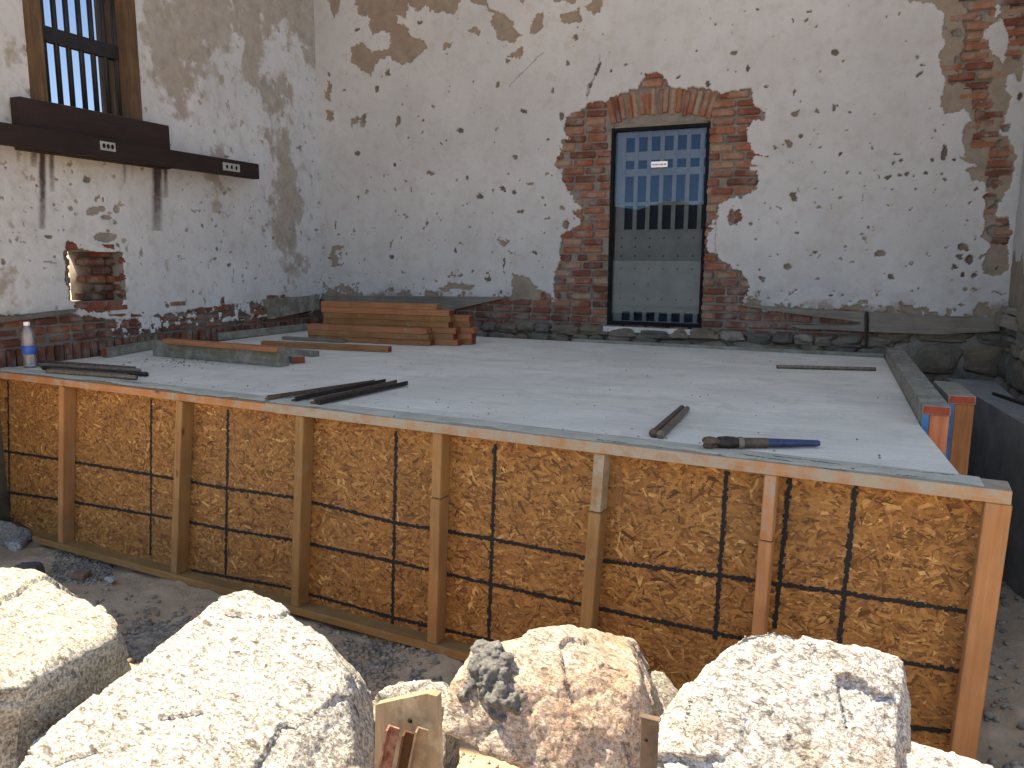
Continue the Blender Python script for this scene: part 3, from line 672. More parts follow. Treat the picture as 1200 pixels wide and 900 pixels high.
# ============================================================ DOOR
def build_door():
    d = empty('metal_door', ((DX0+DX1)/2, YB+.08, DZ0)); W = DX1-DX0; H = DZ1-.025-DZ0
    tag(d, 'riveted lattice jail door behind a reflecting glass pane in the brick doorway', 'door')
    def bx(x0, x1, z0, z1, y0, y1, bm): box_bm(bm, (DX0+x0, YB+y0, DZ0+z0), (DX0+x1, YB+y1, DZ0+z1))
    bm = bmesh.new(); fw = .032
    bx(0, fw, 0, H, .03, .16, bm); bx(W-fw, W, 0, H, .03, .16, bm); bx(fw, W-fw, H-.035, H, .031, .16, bm); bx(fw, W-fw, 0, .05, .031, .16, bm)
    from_bm('door_frame', bm, simple('black_frame_paint', (.006, .0065, .008), .75, spec=.08), d)
    met = simple('grey_riveted_iron', (.215, .205, .185), .65, .1, var=.18, sc=5, bump=.15)
    ix0, ix1 = fw+.012, W-fw-.012; iw = ix1-ix0
    bm = bmesh.new(); bx(ix0, ix1, H*.108, H*.485, .098, .1055, bm); from_bm('solid_panel', bm, met, d)
    bm = bmesh.new(); bx(ix0, ix1, .05, H-.036, .15, .158, bm); from_bm('dark_backing', bm, simple('dark_sheet', (.010, .011, .014), .7, spec=.1), d)
    for zf in (.145, .22, .30, .365, .41, .455):
        for k in range(6 if zf not in (.22, .41) else 3):
            bm = bmesh.new(); bmesh.ops.create_uvsphere(bm, u_segments=8, v_segments=5, radius=.0085)
            for v in bm.verts: v.co = Vector((DX0+ix0+iw*(.08+.165*k)+v.co.x, YB+.098+v.co.y*.6, DZ0+H*zf+v.co.z))
            from_bm('rivet', bm, IRON, d)
    pitch = .147; op = .098
    for k in range(7):
        x0 = ix0+(0 if k == 0 else .10+pitch*k-.047)*iw; x1 = ix0+min(1, .10+pitch*k)*iw
        bm = bmesh.new(); bx(x0, x1, .05, H-.036, .106, .1145, bm)
        for zf in (.03, .10, .19, .30, .40, .485, .63, .78, .82, .86, .975):
            b2 = bmesh.new(); bmesh.ops.create_uvsphere(b2, u_segments=8, v_segments=5, radius=.008)
            for v in b2.verts: v.co = Vector(((x0+x1)/2+DX0+v.co.x, YB+.106+v.co.y*.6, DZ0+H*zf+v.co.z))
            vm = {v: bm.verts.new(v.co) for v in b2.verts}
            for f in b2.faces: bm.faces.new([vm[v] for v in f.verts])
            b2.free()
        from_bm('vertical_strap', bm, met, d)
    for z0, z1 in ((.0, .03), (.078, .108), (.485, .498), (.618, .635), (.765, .80), (.842, .884), (.955, .985)):
        bm = bmesh.new(); bx(ix0, ix1, max(.05, H*z0), min(H-.036, H*z1), .1148, .1235, bm); from_bm('cross_strap', bm, met, d)
    s = NT('glass_pane'); s.t.nodes.remove(s.b)
    tr = s.n('ShaderNodeBsdfTransparent'); tr.inputs[0].default_value = (.62, .68, .72, 1); gl = s.n('ShaderNodeBsdfGlossy'); gl.inputs['Roughness'].default_value = .0; gl.inputs['Color'].default_value = (.30, .55, 1, 1)  # glossy colour paints the pale reflected sky blue
    fr = s.n('ShaderNodeFresnel'); fr.inputs['IOR'].default_value = 1.5; mx = s.n('ShaderNodeMixShader')
    s.set(mx.inputs[0], s.math('MULTIPLY', fr.outputs[0], .72)); s.t.links.new(tr.outputs[0], mx.inputs[1]); s.t.links.new(gl.outputs[0], mx.inputs[2]); s.t.links.new(mx.outputs[0], s.out.inputs[0])
    bm = bmesh.new(); v = [bm.verts.new((DX0+x, YB+.06, DZ0+z_)) for x, z_ in ((fw-.01, .045), (W-fw+.01, .045), (W-fw+.01, H-.03), (fw-.01, H-.03))]; bm.faces.new(v)
    from_bm('glass_pane', bm, s.m, d)
    # sticker on the glass
    a = onY(763, 189.5, YB+.05); b = onY(782, 195.5, YB+.05)
    bm = bmesh.new(); box_bm(bm, (a[0], YB+.054, b[2]), (b[0], YB+.058, a[2])); st = from_bm('sticker', bm, WHITE, d)
    bm = bmesh.new(); hz = a[2]-b[2]
    for k, (t0, t1) in enumerate(((.08, .2), (.24, .4), (.44, .52), (.56, .74), (.78, .92))):
        box_bm(bm, (a[0]+(b[0]-a[0])*t0, YB+.0525, b[2]+hz*.32), (a[0]+(b[0]-a[0])*t1, YB+.0538, b[2]+hz*.62))
    from_bm('sticker_print', bm, simple('blue_red_print', (.25, .2, .35), .6), d)
build_door()

# ============================================================ WINDOW + SILL + RAIL
def build_window():
    wd = empty('barred_window', (XL, (WY0+WY1)/2, WZ0)); tag(wd, 'tall iron barred window in a brown wooden frame on the side wall', 'window')
    H = WZ1-WZ0; t = .055; fd = .47
    sp = onX(48, 60)[1]-WY0
    # jambs lining the reveal
    bm = bmesh.new()
    box_bm(bm, (XL-.13, WY0, WZ0), (XL+.012, WY0+.13, WZ1)); box_bm(bm, (XL-.398, WY0, WZ0), (XL-.132, WY0+.06, WZ1)); from_bm('near_jamb', bm, JAMBW, wd)
    bm = bmesh.new()
    box_bm(bm, (XL-.10, WY1-.115, WZ0), (XL+.006, WY1, WZ1))
    box_bm(bm, (XL-.30, WY1-.095, WZ0), (XL-.102, WY1, WZ1)); box_bm(bm, (XL-.20, WY1-.115, WZ0), (XL-.16, WY1-.096, WZ1)); box_bm(bm, (XL-.398, WY1-.07, WZ0), (XL-.302, WY1, WZ1))
    from_bm('far_jamb', bm, JAMBW, wd)
    bm = bmesh.new(); box_bm(bm, (XL-.398, WY0+.13, WZ1-.08), (XL+.004, WY1-.12, WZ1)); from_bm('window_head', bm, JAMBW, wd)
    bm = bmesh.new(); box_bm(bm, (XL-.398, WY0+.132, WZ0), (XL-.002, WY1-.13, WZ0+.05)); from_bm('window_sill', bm, WEATH, wd)
    gp = NT('added_sky_tint'); gp.t.nodes.remove(gp.b); tr = gp.n('ShaderNodeBsdfTransparent'); tr.inputs[0].default_value = (.46, .52, .60, 1); gl = gp.n('ShaderNodeBsdfGlossy'); gl.inputs['Roughness'].default_value = .02  # added tinted pane, keeps the sky between the bars from going white
    mx = gp.n('ShaderNodeMixShader'); mx.inputs[0].default_value = .04; gp.t.links.new(tr.outputs[0], mx.inputs[1]); gp.t.links.new(gl.outputs[0], mx.inputs[2]); gp.t.links.new(mx.outputs[0], gp.out.inputs[0])
    bm = bmesh.new(); box_bm(bm, (XL-.385, WY0+.061, WZ0+.051), (XL-.381, WY1-.071, WZ1-.081)); from_bm('sky_tint_pane', bm, gp.m, wd)
    # bars: spaced as seen
    xb = XL-.12
    ys = [onX(xv, 85, xb)[1] for xv in (54, 68.5, 82.5, 97, 110.5, 124.5, 138)]
    for y in ys:
        lathe('iron_bar', (xb, y, WZ0+.05), (xb, y, WZ1-.08), [(0, .021), (WZ1-WZ0-.13, .021)], IRON, wd, seg=8)
    p0 = onX(48, 41, xb); p1 = onX(147, 64, xb); zc = (p0[2]+p1[2])/2
    bm = bmesh.new(); box_bm(bm, (xb+.020, WY0+.131, zc-.055), (xb+.032, WY1-.118, zc+.055)); box_bm(bm, (xb-.032, WY0+.131, zc-.055), (xb-.022, WY1-.118, zc+.055)); from_bm('cross_bar', bm, IRON, wd)
    # sill board
    a = onX(13, 110, XL+.04); b = onX(195, 152, XL+.04); zt = (a[2]+b[2])/2; zb = onX(105, 187, XL+.04)[2]
    o = board('sill_timber', (XL+.018, a[1], zb), (XL+.018, b[1]-.05, zb), .11, zt-zb, [DARKW], side=-1, bevel=.006); tag(o, 'thick dark stained timber block under the barred window', 'timber')
    # rail
    r0 = onX(0, 142, XL+.2); r1 = onX(302, 193, XL+.2); zt = (r0[2]+r1[2])/2; rb = onX(302, 210, XL+.2)[2]
    rl = empty('wall_rail', (XL+.13, r1[1], rb)); tag(rl, 'long dark wooden rail with two small metal plates, fixed below the window', 'rail')
    board('rail_beam', (XL+.131, 3.0, rb), (XL+.131, r1[1], rb), .085, zt-rb, [DARKW], rl, side=-1, bevel=.006)
    for (xa, ya, xe, ye) in ((117, 165, 135.5, 178), (261, 190, 281, 202)):
        a = onX(xa, ya, XL+.219); b = onX(xe, ye, XL+.219)
        bm = bmesh.new(); box_bm(bm, (XL+.217, a[1], b[2]), (XL+.2225, b[1], a[2])); pl = from_bm('metal_plate', bm, PLATE, rl)
        w_ = b[1]-a[1]; zc = (a[2]+b[2])/2
        for k in range(3):
            bm = bmesh.new()
            b2 = bmesh.new(); bmesh.ops.create_cone(b2, cap_ends=True, segments=10, radius1=.013, radius2=.013, depth=.004)
            for v in b2.verts:
                v.co = Vector((XL+.2245+v.co.z, a[1]+w_*(.22+.28*k)+v.co.x, zc+v.co.y*1.5))
            vm = {v: bm.verts.new(v.co) for v in b2.verts}
            for f in b2.faces: bm.faces.new([vm[v] for v in f.verts])
            b2.free(); from_bm('slot', bm, BLACK, pl)
build_window()

# weeds seen through the hole
def build_weeds():
    bm = bmesh.new(); rr = random.Random(3)
    for k in range(240):
        x = -7.0+rr.uniform(-.35, .5); y = 5.35+rr.uniform(-.6, .6); a = rr.uniform(0, 6.28); h = rr.uniform(.8, 2.1); ln = rr.uniform(.05, .5)
        p0 = Vector((x, y, -.15)); p1 = Vector((x+ln*.4*math.cos(a), y+ln*.4*math.sin(a), h*.6)); p2 = Vector((x+ln*math.cos(a), y+ln*math.sin(a), h)); w_ = Vector((math.sin(a), -math.cos(a), 0))*.012
        v = [bm.verts.new(p) for p in (p0-w_, p0+w_, p1+w_, p1-w_, p2)]; bm.faces.new(v[:4]); bm.faces.new([v[3], v[2], v[4]])
    tag(from_bm('dry_weeds', bm, simple('dry_grass', (.42, .36, .20), .8, bump=0)), 'sunlit dry weeds seen through the small brick hole', 'weeds')
build_weeds()

# ============================================================ BASE BOARDS
def wallboard(name, pts, plane, thick, label, mat=WEATH, cat='board', group=None):
    if plane == 'y': P = [tuple(onY(x, y, YB-.035)) for x, y in pts]; nr = (0, 1, 0)
    else: P = [tuple(onX(x, y, XL+.035)) for x, y in pts]; nr = (-1, 0, 0)
    return tag(prism(name, P, nr, thick, mat), label, cat, group)
wallboard('baseboard', [(868,358),(905,359),(1016,366),(1016,371),(1013,389),(985,387),(936,385),(926,381),(1003,381),(1010,378),(990,375),(940,369),(900,363)], 'y', .05, 'splintered grey board with a long pointed split, beside the doorway')
wallboard('baseboard', [(1018,366),(1090,370),(1171,372),(1172,388),(1100,392),(1018,389)], 'y', .05, 'grey baseboard reaching the right corner of the back wall')
wallboard('baseboard', [(379,347),(480,347),(598,348),(570,354),(535,362),(524,369),(455,366),(379,364)], 'y', .05, 'weathered board behind the lumber pile, tapering toward the doorway')
wallboard('baseboard', [(310,351),(374,346),(374,362),(318,374),(314,362)], 'x', .05, 'grey board on the side wall next to the corner', GREYW)
wallboard('baseboard', [(-40,375),(20,370),(60,365),(92,362),(88,366),(60,371),(-40,383)], 'x', .03, 'thin dark board remnant above the water bottle, against the bricks')
for pts, lb in (([(1182,360),(1204,364),(1204,374),(1178,366)], 'thin grey board on the right wall sliver, upper of two'), ([(1176,368),(1204,376),(1204,392),(1172,382)], 'thick grey board at the right edge, lower of two')):
    P = [tuple(onY(x, y, 7.1)) for x, y in pts]; tag(prism('wall_board', P, (0, 1, 0), .3, WEATH), lb, 'board')
a = onY(1015, 365, YB-.06); b = onY(1015, 406, YB-.06); tag(rod('upright_rod', b, a, .012, DARKST), 'thin dark upright rod in front of the right baseboards', 'rod')

# ============================================================ SLAB AND FORMWORK
def fy(x): return 3.19-.059*(x-.554)
PD = .15
def build_slab():
    poly = [(-5.7, fy(-5.7)+PD+.002), (.44, fy(.44)+PD+.002), (.368, 4.3), (.30, 7.30), (-2.6, 7.36), (-5.66, 7.44)]
    bm = bmesh.new(); vt = [bm.verts.new((x, y, ZS)) for x, y in poly]; vb = [bm.verts.new((x, y, ZS-1.0)) for x, y in poly]; n = len(poly)
    bm.faces.new(vt); bm.faces.new(vb[::-1])
    for i in range(n): bm.faces.new([vt[i], vb[i], vb[(i+1) % n], vt[(i+1) % n]])
    o = tag(from_bm('concrete_slab', bm, CONC), 'broad flat slab of pale fresh concrete filling the room', 'slab')
build_slab()
def osb_panel(parent):
    """strands as thousands of small flakes on a backing sheet, with the black grid lines painted over them"""
    x0, x1 = -6.0, .525; ux = np.array([1, -.059, 0]); ux = ux/np.linalg.norm(ux); nf = np.array([-.059, -1, 0]); nf /= np.linalg.norm(nf)
    def pt(s, z, d): return np.array([x0, fy(x0), z]) + ux*s + nf*(d-.092)
    L = (x1-x0)/ux[0]; z0, z1 = -.12, 1.081; rng = np.random.default_rng(5)
    V = []; Fc = []; T = []; MI = []
    def quad(p, t, mi): b = len(V); V.extend(p); Fc.append((b, b+1, b+2, b+3)); T.append(t); MI.append(mi)
    quad([pt(0, z0, 0), pt(L, z0, 0), pt(L, z1, 0), pt(0, z1, 0)], .3, 0)
    quad([pt(0, z0, -.012), pt(0, z1, -.012), pt(L, z1, -.012), pt(L, z0, -.012)], .3, 0)
    N = 46000
    cs = rng.uniform(0, L, N); cz = rng.uniform(z0, z1, N); an = rng.normal(0, .75, N); ln = rng.uniform(.012, .048, N); wd = rng.uniform(.003, .011, N)
    tone = np.clip(rng.normal(.5, .2, N), 0, 1); dd = rng.uniform(.0006, .0035, N); dark = rng.random(N) < .13; tone[dark] *= .2; wd[dark] *= .6
    for i in range(N):
        c, s_ = math.cos(an[i]), math.sin(an[i]); a, w_ = ln[i], wd[i]; d = dd[i]; k = rng.uniform(.3, 1, 4)
        cr = [(-a, -w_*k[0]), (a, -w_*k[1]), (a*k[2], w_), (-a*k[3], w_)]; q = []
        tl = rng.uniform(-.0012, .0012)
        for j, (e, f) in enumerate(cr):
            S = min(max(cs[i]+e*c-f*s_, 0), L); Zv = min(max(cz[i]+e*s_+f*c, z0), z1); q.append(pt(S, Zv, d+(tl if j in (1, 2) else -tl)))
        quad(q, tone[i], 0)
    def toS(x, y):
        P = onP(x, y, FP - nf*.092, FN); return np.dot(P-np.array([x0, fy(x0), 0]), ux), P[2]
    lines = [((10,445),(12,606)),((178,468),(177,650)),((268,480),(265,673)),((465,505),(460,741)),((581,520),(573,750)),((852,552),(838,748)),((926,560),(908,735)),((1003,568),(983,755)),
      ]
    hl = [[(-30,523),(68,538),(200,560),(265,572),(345,583),(462,612),(580,632),(700,656),(843,674),(912,684),(985,694),(1140,718)],
          [(-30,571),(68,585),(200,607),(265,620),(340,632),(462,658),(575,684),(690,710),(830,740),(905,755),(985,765),(1130,787)],
          [(225,668),(335,688),(460,723),(575,750),(690,790),(830,830),(1130,858)]]
    def stroke(pts):
        for (xa, ya), (xb, yb) in zip(pts, pts[1:]):
            sa, za = toS(xa, ya); sb, zb = toS(xb, yb); D = math.hypot(sb-sa, zb-za); n = max(2, int(D/.012)); tx, tz = (sb-sa)/D, (zb-za)/D
            for i in range(n):
                t0, t1 = i/n, (i+1.3)/n; w_ = rng.uniform(.007, .0135); o_ = rng.normal(0, .0018); q = []
                for t, sg in ((t0, -1), (t1, -1), (t1, 1), (t0, 1)):
                    ww = w_*rng.uniform(.7, 1.15); q.append(pt(sa+(sb-sa)*t-tz*(sg*ww+o_), min(za+(zb-za)*t+tx*(sg*ww+o_), z1), .0048+rng.uniform(0, .0005)))
                if min(p[2] for p in q) > z0: quad(q, 0, 1)
    for a, b in lines: stroke([a, b])
    for h in hl: stroke(h)
    me = np_mesh('osb_panel', np.array(V), np.array(Fc))
    at = me.attributes.new('tone', 'FLOAT', 'FACE'); at.data.foreach_set('value', np.array(T, np.float32)); me.polygons.foreach_set('material_index', np.array(MI, np.int32))
    s = NT('strand_board'); k = s.attr('tone'); p = s.pos(); n1 = s.noise(p, 2.2, 4); n2 = s.noise(p, 60, 5, .7)
    c = s.ramp(k, [(0, (.05, .02, .009)), (.25, (.17, .070, .024)), (.5, (.275, .122, .040)), (.75, (.37, .18, .060)), (1, (.52, .31, .125))])
    c = s.mix(s.ramp(n2, [(.4, .35), (.6, 0.0)]), c, (.13, .06, .02)); c = s.mix(s.ramp(n1, [(.45, 0.0), (.75, .35)]), c, (.16, .08, .035)); s.col(c); s.rough(.7); s.bump(n2, .3, .003)
    ink = NT('black_marker_paint'); ink.col((.012, .012, .013)); ink.rough(.8)
    o = link('osb_panel', me, [s.m, ink.m], parent); return o
def build_form():
    f = empty('formwork', (-2.5, fy(-2.5), -.15)); tag(f, 'long timber formwork wall of strand board and studs along the slab front', 'formwork')
    osb_panel(f)
    studs = [((72,455),(71,645),.058,0),((210,473),(203.5,678),.058,0),((351,492),(345,716),.060,0),((512,512),(506,785),.056,585),((702,535),(680.5,812),.056,602),((903,557),(880,842),.050,636),((1171,588),(1128,893),.085,0)]
    for (t, b, w_, splice) in studs:
        T = Vector(onP(*t)); Bq = Vector(onP(*b)); T.z = 1.0795; Bq.z = -.066 if Bq.z < -.02 else Bq.z
        L = (T-Bq).length
        bm = bmesh.new(); sp = 0
        if splice:
            q = onP(t[0], splice); sp = (q[2]-Bq.z)/(T.z-Bq.z)*L
            box_bm(bm, (0, -w_/2-.002, -.001), (sp, w_/2+.002, .088), 0); box_bm(bm, (sp+.003, -w_/2, .004), (L, w_/2, .088), 1)
        else: box_bm(bm, (0, -w_/2, 0), (L, w_/2, .088), 0)
        bmesh.ops.bevel(bm, geom=bm.edges[:], offset=.003, segments=2, affect='EDGES')
        st = from_bm('stud', bm, [STUD, GREYW if splice == 60 else FIR_DIRTY if splice == 602 else PLATEW if splice == 636 else STUD]); x = (T-Bq).normalized(); z = Vector((.059, 1, 0)).normalized(); y = z.cross(x).normalized(); z = x.cross(y)
        m = Matrix((x, y, z)).transposed().to_4x4(); m.translation = Bq + z*.001; st.matrix_world = m; parent_keep(st, f)
    xe = .585; xm = -3.02
    def plate(a, b, h, mats, z, lift=0, dy=0):
        return board('top_plate', (a, fy(a)+dy, z), (b, fy(b)+dy, z), PD, h, mats, f, bevel=.004)
    plate(-6.3, xm, .045, [PLATEW], ZS-.050, dy=.004); plate(xm+.003, xe, .052, [FIR_DIRTY], ZS-.0505)
    a = onP(37, 632); b = onP(520, 785)
    board('bottom_plate', (-5.36, fy(-5.36)-.003, -.115), (.545, fy(.545)-.003, -.115), .15, .047, [STUD], f, bevel=.004)
    # cement crust smeared over the plate
    bm = bmesh.new(); n = 420; nv = 7; rows = []
    for i in range(n+1):
        x = -5.7+(6.2)*i/n; r = []
        for j in range(nv):
            edge = .018+.055*mnoise.noise(Vector((x*2.1, 3, 0)))+.02*mnoise.noise(Vector((x*11, 7, 0)))
            if x < xm: edge += .03
            t = j/(nv-1); d = max(.006, edge)*(1-t)+(PD+.03)*t
            zz = .0035+.004*mnoise.noise(Vector((x*6, d*14, 1)))*(1-abs(2*t-1))+(.002 if 0 < j < nv-1 else -.006)
            r.append(bm.verts.new((x, fy(x)+d, ZS+zz)))
        rows.append(r)
    for i in range(n):
        for j in range(nv-1): bm.faces.new([rows[i][j], rows[i+1][j], rows[i+1][j+1], rows[i][j+1]])
    s = NT('cement_crust'); p = s.pos(); a1 = s.noise(p, 5, 7, .7); a2 = s.noise(p, 40, 4, .7)
    s.col(s.ramp(a1, [(.3, (.28, .255, .205)), (.7, (.42, .385, .325))])); s.bump(s.math('ADD', a1, a2), .5, .01)
    from_bm('cement_crust', bm, s.m, f, smooth=True)
    # cracks in the crust near the right end
    rr = random.Random(9)
    for (pa, pb) in (((1010,546),(1118,556.5)),((905,534),(985,544)),((868,532),(930,541)),((965,549),(992,552)),((1050,556),(1085,560)),((700,515),(735,519)),((140,446),(165,449))):
        bm = bmesh.new(); A = Vector(onZ(*pa, ZS+.007)); Bv = Vector(onZ(*pb, ZS+.007)); n = 26; prev = None
        for i in range(n+1):
            c = A.lerp(Bv, i/n); wv = .0035*rr.uniform(.25, 1.2)*(1 if rr.random() > .15 else .1); c.y += rr.uniform(-.004, .004)
            cur = (bm.verts.new(c+Vector((0, -wv, 0))), bm.verts.new(c+Vector((0, wv, .0005))))
            if prev: bm.faces.new([prev[0], cur[0], cur[1], prev[1]])
            prev = cur
        from_bm('crust_crack', bm, BLACK, f)
build_form()

# slab edge boards
a = (-2.55, 7.372, ZS-.12); b = (.30, 7.372, ZS-.12)
tag(board('edge_board', a, b, .05, .145, [GREYW]), 'long thin form board lying along the far edge of the slab, below the doorway', 'board')
for (p, q, lb, ends) in (((126,419),(177,407),'short grey form board with a red end by the left brickwork',(1,0)), ((255,399),(362,387),'grey form board running to the corner behind the loose planks',(0,0))):
    A = onZ(*p, ZS+.004); Bq = onZ(*q, ZS+.004)
    A[0] = max(A[0], XL+.03); Bq[0] = max(Bq[0], XL+.03)
    tag(board('edge_board', A, Bq, .05, .075, [GREYW, RED_END], end_mat=ends, side=1), lb, 'board')

# two upstanding form walls by the right edge
def side_form(xa0, ya, xb0, yb, w_, ztop, lb, up_z):
    g = empty('side_form', (xa0, ya, -.1)); tag(g, lb, 'formwork')
    A = Vector((xa0, ya, ztop-.045)); Bq = Vector((xb0, yb, ztop-.045+up_z))
    board('top_plate', A, Bq, w_, .045, [GREYW, RED_END], g, side=-1, end_mat=(1, 0), bevel=.003)
    dirv = (Bq-A).normalized()
    # plywood face with a blue painted edge, along the left side
    a2 = A+Vector((.001, .004, -.001)); L = (Bq-A).length-.01
    bm = bmesh.new(); fs = box_bm(bm, (0, -.032, -1.15), (L, 0, 0)); fs[5].material_index = 1
    o = from_bm('plywood_face', bm, [GREYW, BLUE_EDGE]); o.matrix_world = frame(a2, dirv); parent_keep(o, g)
    n = 4
    for k in range(n):
        c = A+dirv*(.012+k*(L-.1)/(n-1)); r = Vector((dirv.y, -dirv.x, 0))
        P = c+r*.035; bm = bmesh.new(); box_bm(bm, (0, 0, 0), (A.z+.1, w_-.037, .05)); bmesh.ops.bevel(bm, geom=bm.edges[:], offset=.003, segments=1, affect='EDGES')
        s = from_bm('stud', bm, [FIR]); m = Matrix(((0, r.x, dirv.x, P.x), (0, r.y, dirv.y, P.y), (1, 0, 0, -.102), (0, 0, 0, 1))); s.matrix_world = m; parent_keep(s, g)
    return g
side_form(.372, 4.33, .303, 7.20, .125, 1.235, 'low side form with a cement covered cap, nearer to the slab edge', 0)
q0 = onZ(1112, 463, 1.235); q1 = onZ(1092, 446, 1.235)
side_form(q0[0], q0[1], q1[0]+.01, q1[1], .13, 1.235, 'shorter side form with a blue edge and bare stud, next to the dark ledge', 0)

# dark ledge along the right wall
def build_ledge():
    zt = .97
    A = onZ(1112, 445, zt); Bq = onZ(1200, 497, zt); d = (Bq-A)/np.linalg.norm(Bq-A); E = A+d*4.6; S = A-d*.25
    poly = [(S[0], min(S[1], 7.44)), (E[0], E[1]), (XR+1.2, E[1]), (XR+1.2, 4.5), (XR-.02, 4.55), (XR-.02, 7.44)]
    # keep it inside the room: end at the right wall
    poly = [(S[0], 7.44), (A[0], A[1]), (Bq[0], Bq[1]), (Bq[0]+d[0]*.9, Bq[1]+d[1]*.9), (XR-.04, Bq[1]+d[1]*.9), (XR-.04, 7.44)]
    bm = bmesh.new(); vt = [bm.verts.new((x, y, zt)) for x, y in poly]; vb = [bm.verts.new((x, y, -.3)) for x, y in poly]; n = len(poly)
    f = bm.faces.new(vt); f.material_index = 1
    for i in range(n): bm.faces.new([vt[i], vb[i], vb[(i+1) % n], vt[(i+1) % n]])
    tag(from_bm('stone_ledge', bm, [ledge_mat(), ledgetop_mat()]), 'dark concrete ledge with a grey top in the right corner', 'ledge')
    a = onZ(1164, 461, zt+.014); b = onZ(1203, 474, zt+.014); b[0] = min(b[0], 2)
    tag(rod('steel_rod', a, b, .012, DARKST), 'dark steel rod lying on the ledge at the right edge', 'rod')
build_ledge()

# ============================================================ LUMBER
def build_stack():
    z0 = ZS+.003; h = .054; wd = .115; gp = 'boards in the stacked lumber pile'
    A = Vector(onZ(361, 399, z0)); Bq = Vector(onZ(500, 405.5, z0)); d = (Bq-A).normalized(); nrm = Vector((-d.y, d.x, 0)); L = (Bq-A).length
    sh = Vector((0, 0, 0)); A.y -= .0
    pos = ['bottom', 'second', 'third', 'fourth', 'fifth', 'sixth', 'top']
    # (column, layer, start offset, end offset)
    spec = []
    for k in range(3): spec.append((0, k, (0, .0, .0)[k], (.03, .02, 0)[k]))
    for k in range(7): spec.append((1, k, (.1, .1, .08, .1, .10, .08, .08)[k], (.27, .22, .24, .17, .19, .18, .05)[k]))
    for k in range(5): spec.append((2, k, .3, (.35, .36, .38, .34, .33)[k]))
    names = ['front', 'middle', 'rear']
    for c, k, s0, s1 in spec:
        a = A+d*s0+nrm*(c*(wd+.012)+random.uniform(-.006, .006))+Vector((0, 0, k*(h+.0015))); b = a+d*(L-s0+s1)
        b += nrm*random.uniform(-.01, .01)
        nlay = (3, 7, 5)[c]; lay = pos[k] if k < nlay-1 else 'top'
        tag(board('lumber_board', a, b, wd, h, [FIR, RED_END], end_mat=(0, 1 if random.random() < .55 else 0)), '%s fir board in the %s row of the stacked pile by the back wall' % (lay, names[c]), 'board', gp)
build_stack()
def plank(p, q, z, w_, h, mats, label, ends=(0, 0), side=1, dz=0):
    A = onZ(*p, z); Bq = onZ(*q, z); Bq[2] += dz
    A[0] = max(A[0], XL+.04)
    return tag(board('loose_plank', A, Bq, w_, h, mats, end_mat=ends, side=side), label, 'plank', None)
z0 = ZS+.003
plank((179,416.5), (328,430), z0, .10, .118, [GREYW, RED_END], 'thick cement grey timber under a fresh orange plank, left part of the slab')
plank((330,422), (343,426.5), z0, .10, .055, [GREYW, RED_END], 'short timber offcut with a reddish end beside the thick grey timber', (0, 1))
plank((190,402.5), (325,413), ZS+.123, .08, .036, [FIR, GREYW], 'fresh orange plank lying on top of the thick grey timber', (0, 1))
plank((290,412), (368,418), z0, .07, .045, [GREYW, GREYW], 'grey plank lying flat just behind the orange topped timber')
plank((306,406), (455,413), z0, .07, .050, [FIR, RED_END], 'single orange plank lying in front of the lumber pile', (0, 1))
plank((330,398), (402,402), z0, .06, .03, [WEATH, WEATH], 'small dark board lying at the foot of the lumber pile')

# ============================================================ STEEL ON THE SLAB
def bars(lst, r, mat, fmt, group, name='steel_bar', bend=.004):
    for i, (p, q, lb) in enumerate(lst):
        A = onZ(*p, ZS+r+.003); Bq = onZ(*q, ZS+r+.003); A[2] += .0
        tag(rod(name, A, Bq, r, mat if not isinstance(mat, list) else mat[i % len(mat)], bend), lb, 'bar', group)
Lb = [((44,424),(158,432),'farthest rusty bar of the bundle beside the water bottle'), ((46,427.5),(164,434.5),'second rusty bar of the bundle beside the bottle'), ((50,431),(173,438.5),'dark bar in the middle of the bundle beside the bottle'),
      ((60,433.5),(150,440.5),'nearest brown bar of the bundle beside the bottle'), ((55,435),(160,442.5),'short dark bar under the bundle beside the bottle')]
bars(Lb, .016, [RUST, RUSTG, DARKST], '', 'rusty bars beside the bottle')
def flat(p, q, w_, h, mat, lb, group, tilt=.35):
    A = Vector(onZ(*p, ZS+.008)); Bq = Vector(onZ(*q, ZS+.008)); L = (Bq-A).length; bm = bmesh.new()
    box_bm(bm, (0, -w_/2, 0), (L, w_/2, h)); box_bm(bm, (0, -w_/2, h*.99), (L, -w_/2+h, h+.018)); bmesh.ops.bevel(bm, geom=bm.edges[:], offset=.001, segments=1, affect='EDGES')
    o = from_bm('steel_stake', bm, mat); o.matrix_world = frame(A, Bq-A); return tag(o, lb, 'stake', group)
gp = 'flat steel stakes in the middle of the slab'
flat((312,468.5), (438,449.5), .032, .009, RUST, 'leftmost rusty flat stake of the four fanned on the slab', gp)
flat((344,470), (450,448.5), .034, .009, DARKST, 'dark flat stake, longest of the four fanned on the slab', gp)
flat((366,473), (463,449.5), .034, .009, RUST, 'brown flat stake in front of the dark one, fanned on the slab', gp)
flat((372,474), (476,451), .030, .009, DARKST, 'front dark flat stake of the four fanned on the slab', gp)
gp = 'pair of short round stakes'
for p, q, lb, mt in (((765,508),(800,477),'left of two short round stakes lying on the slab', RUST), ((774,509.5),(806,478),'right of two short round stakes lying on the slab', RUSTG)):
    A = Vector(onZ(*p, ZS+.021)); Bq = Vector(onZ(*q, ZS+.021)); L = (Bq-A).length
    tag(lathe('round_stake', A, Bq, [(0, .017), (.004, .021), (.022, .021), (.026, .0165), (L*.6, .0165), (L-.02, .015), (L, .009)], mt, None, 12, .05, p[0]), lb, 'stake', gp)
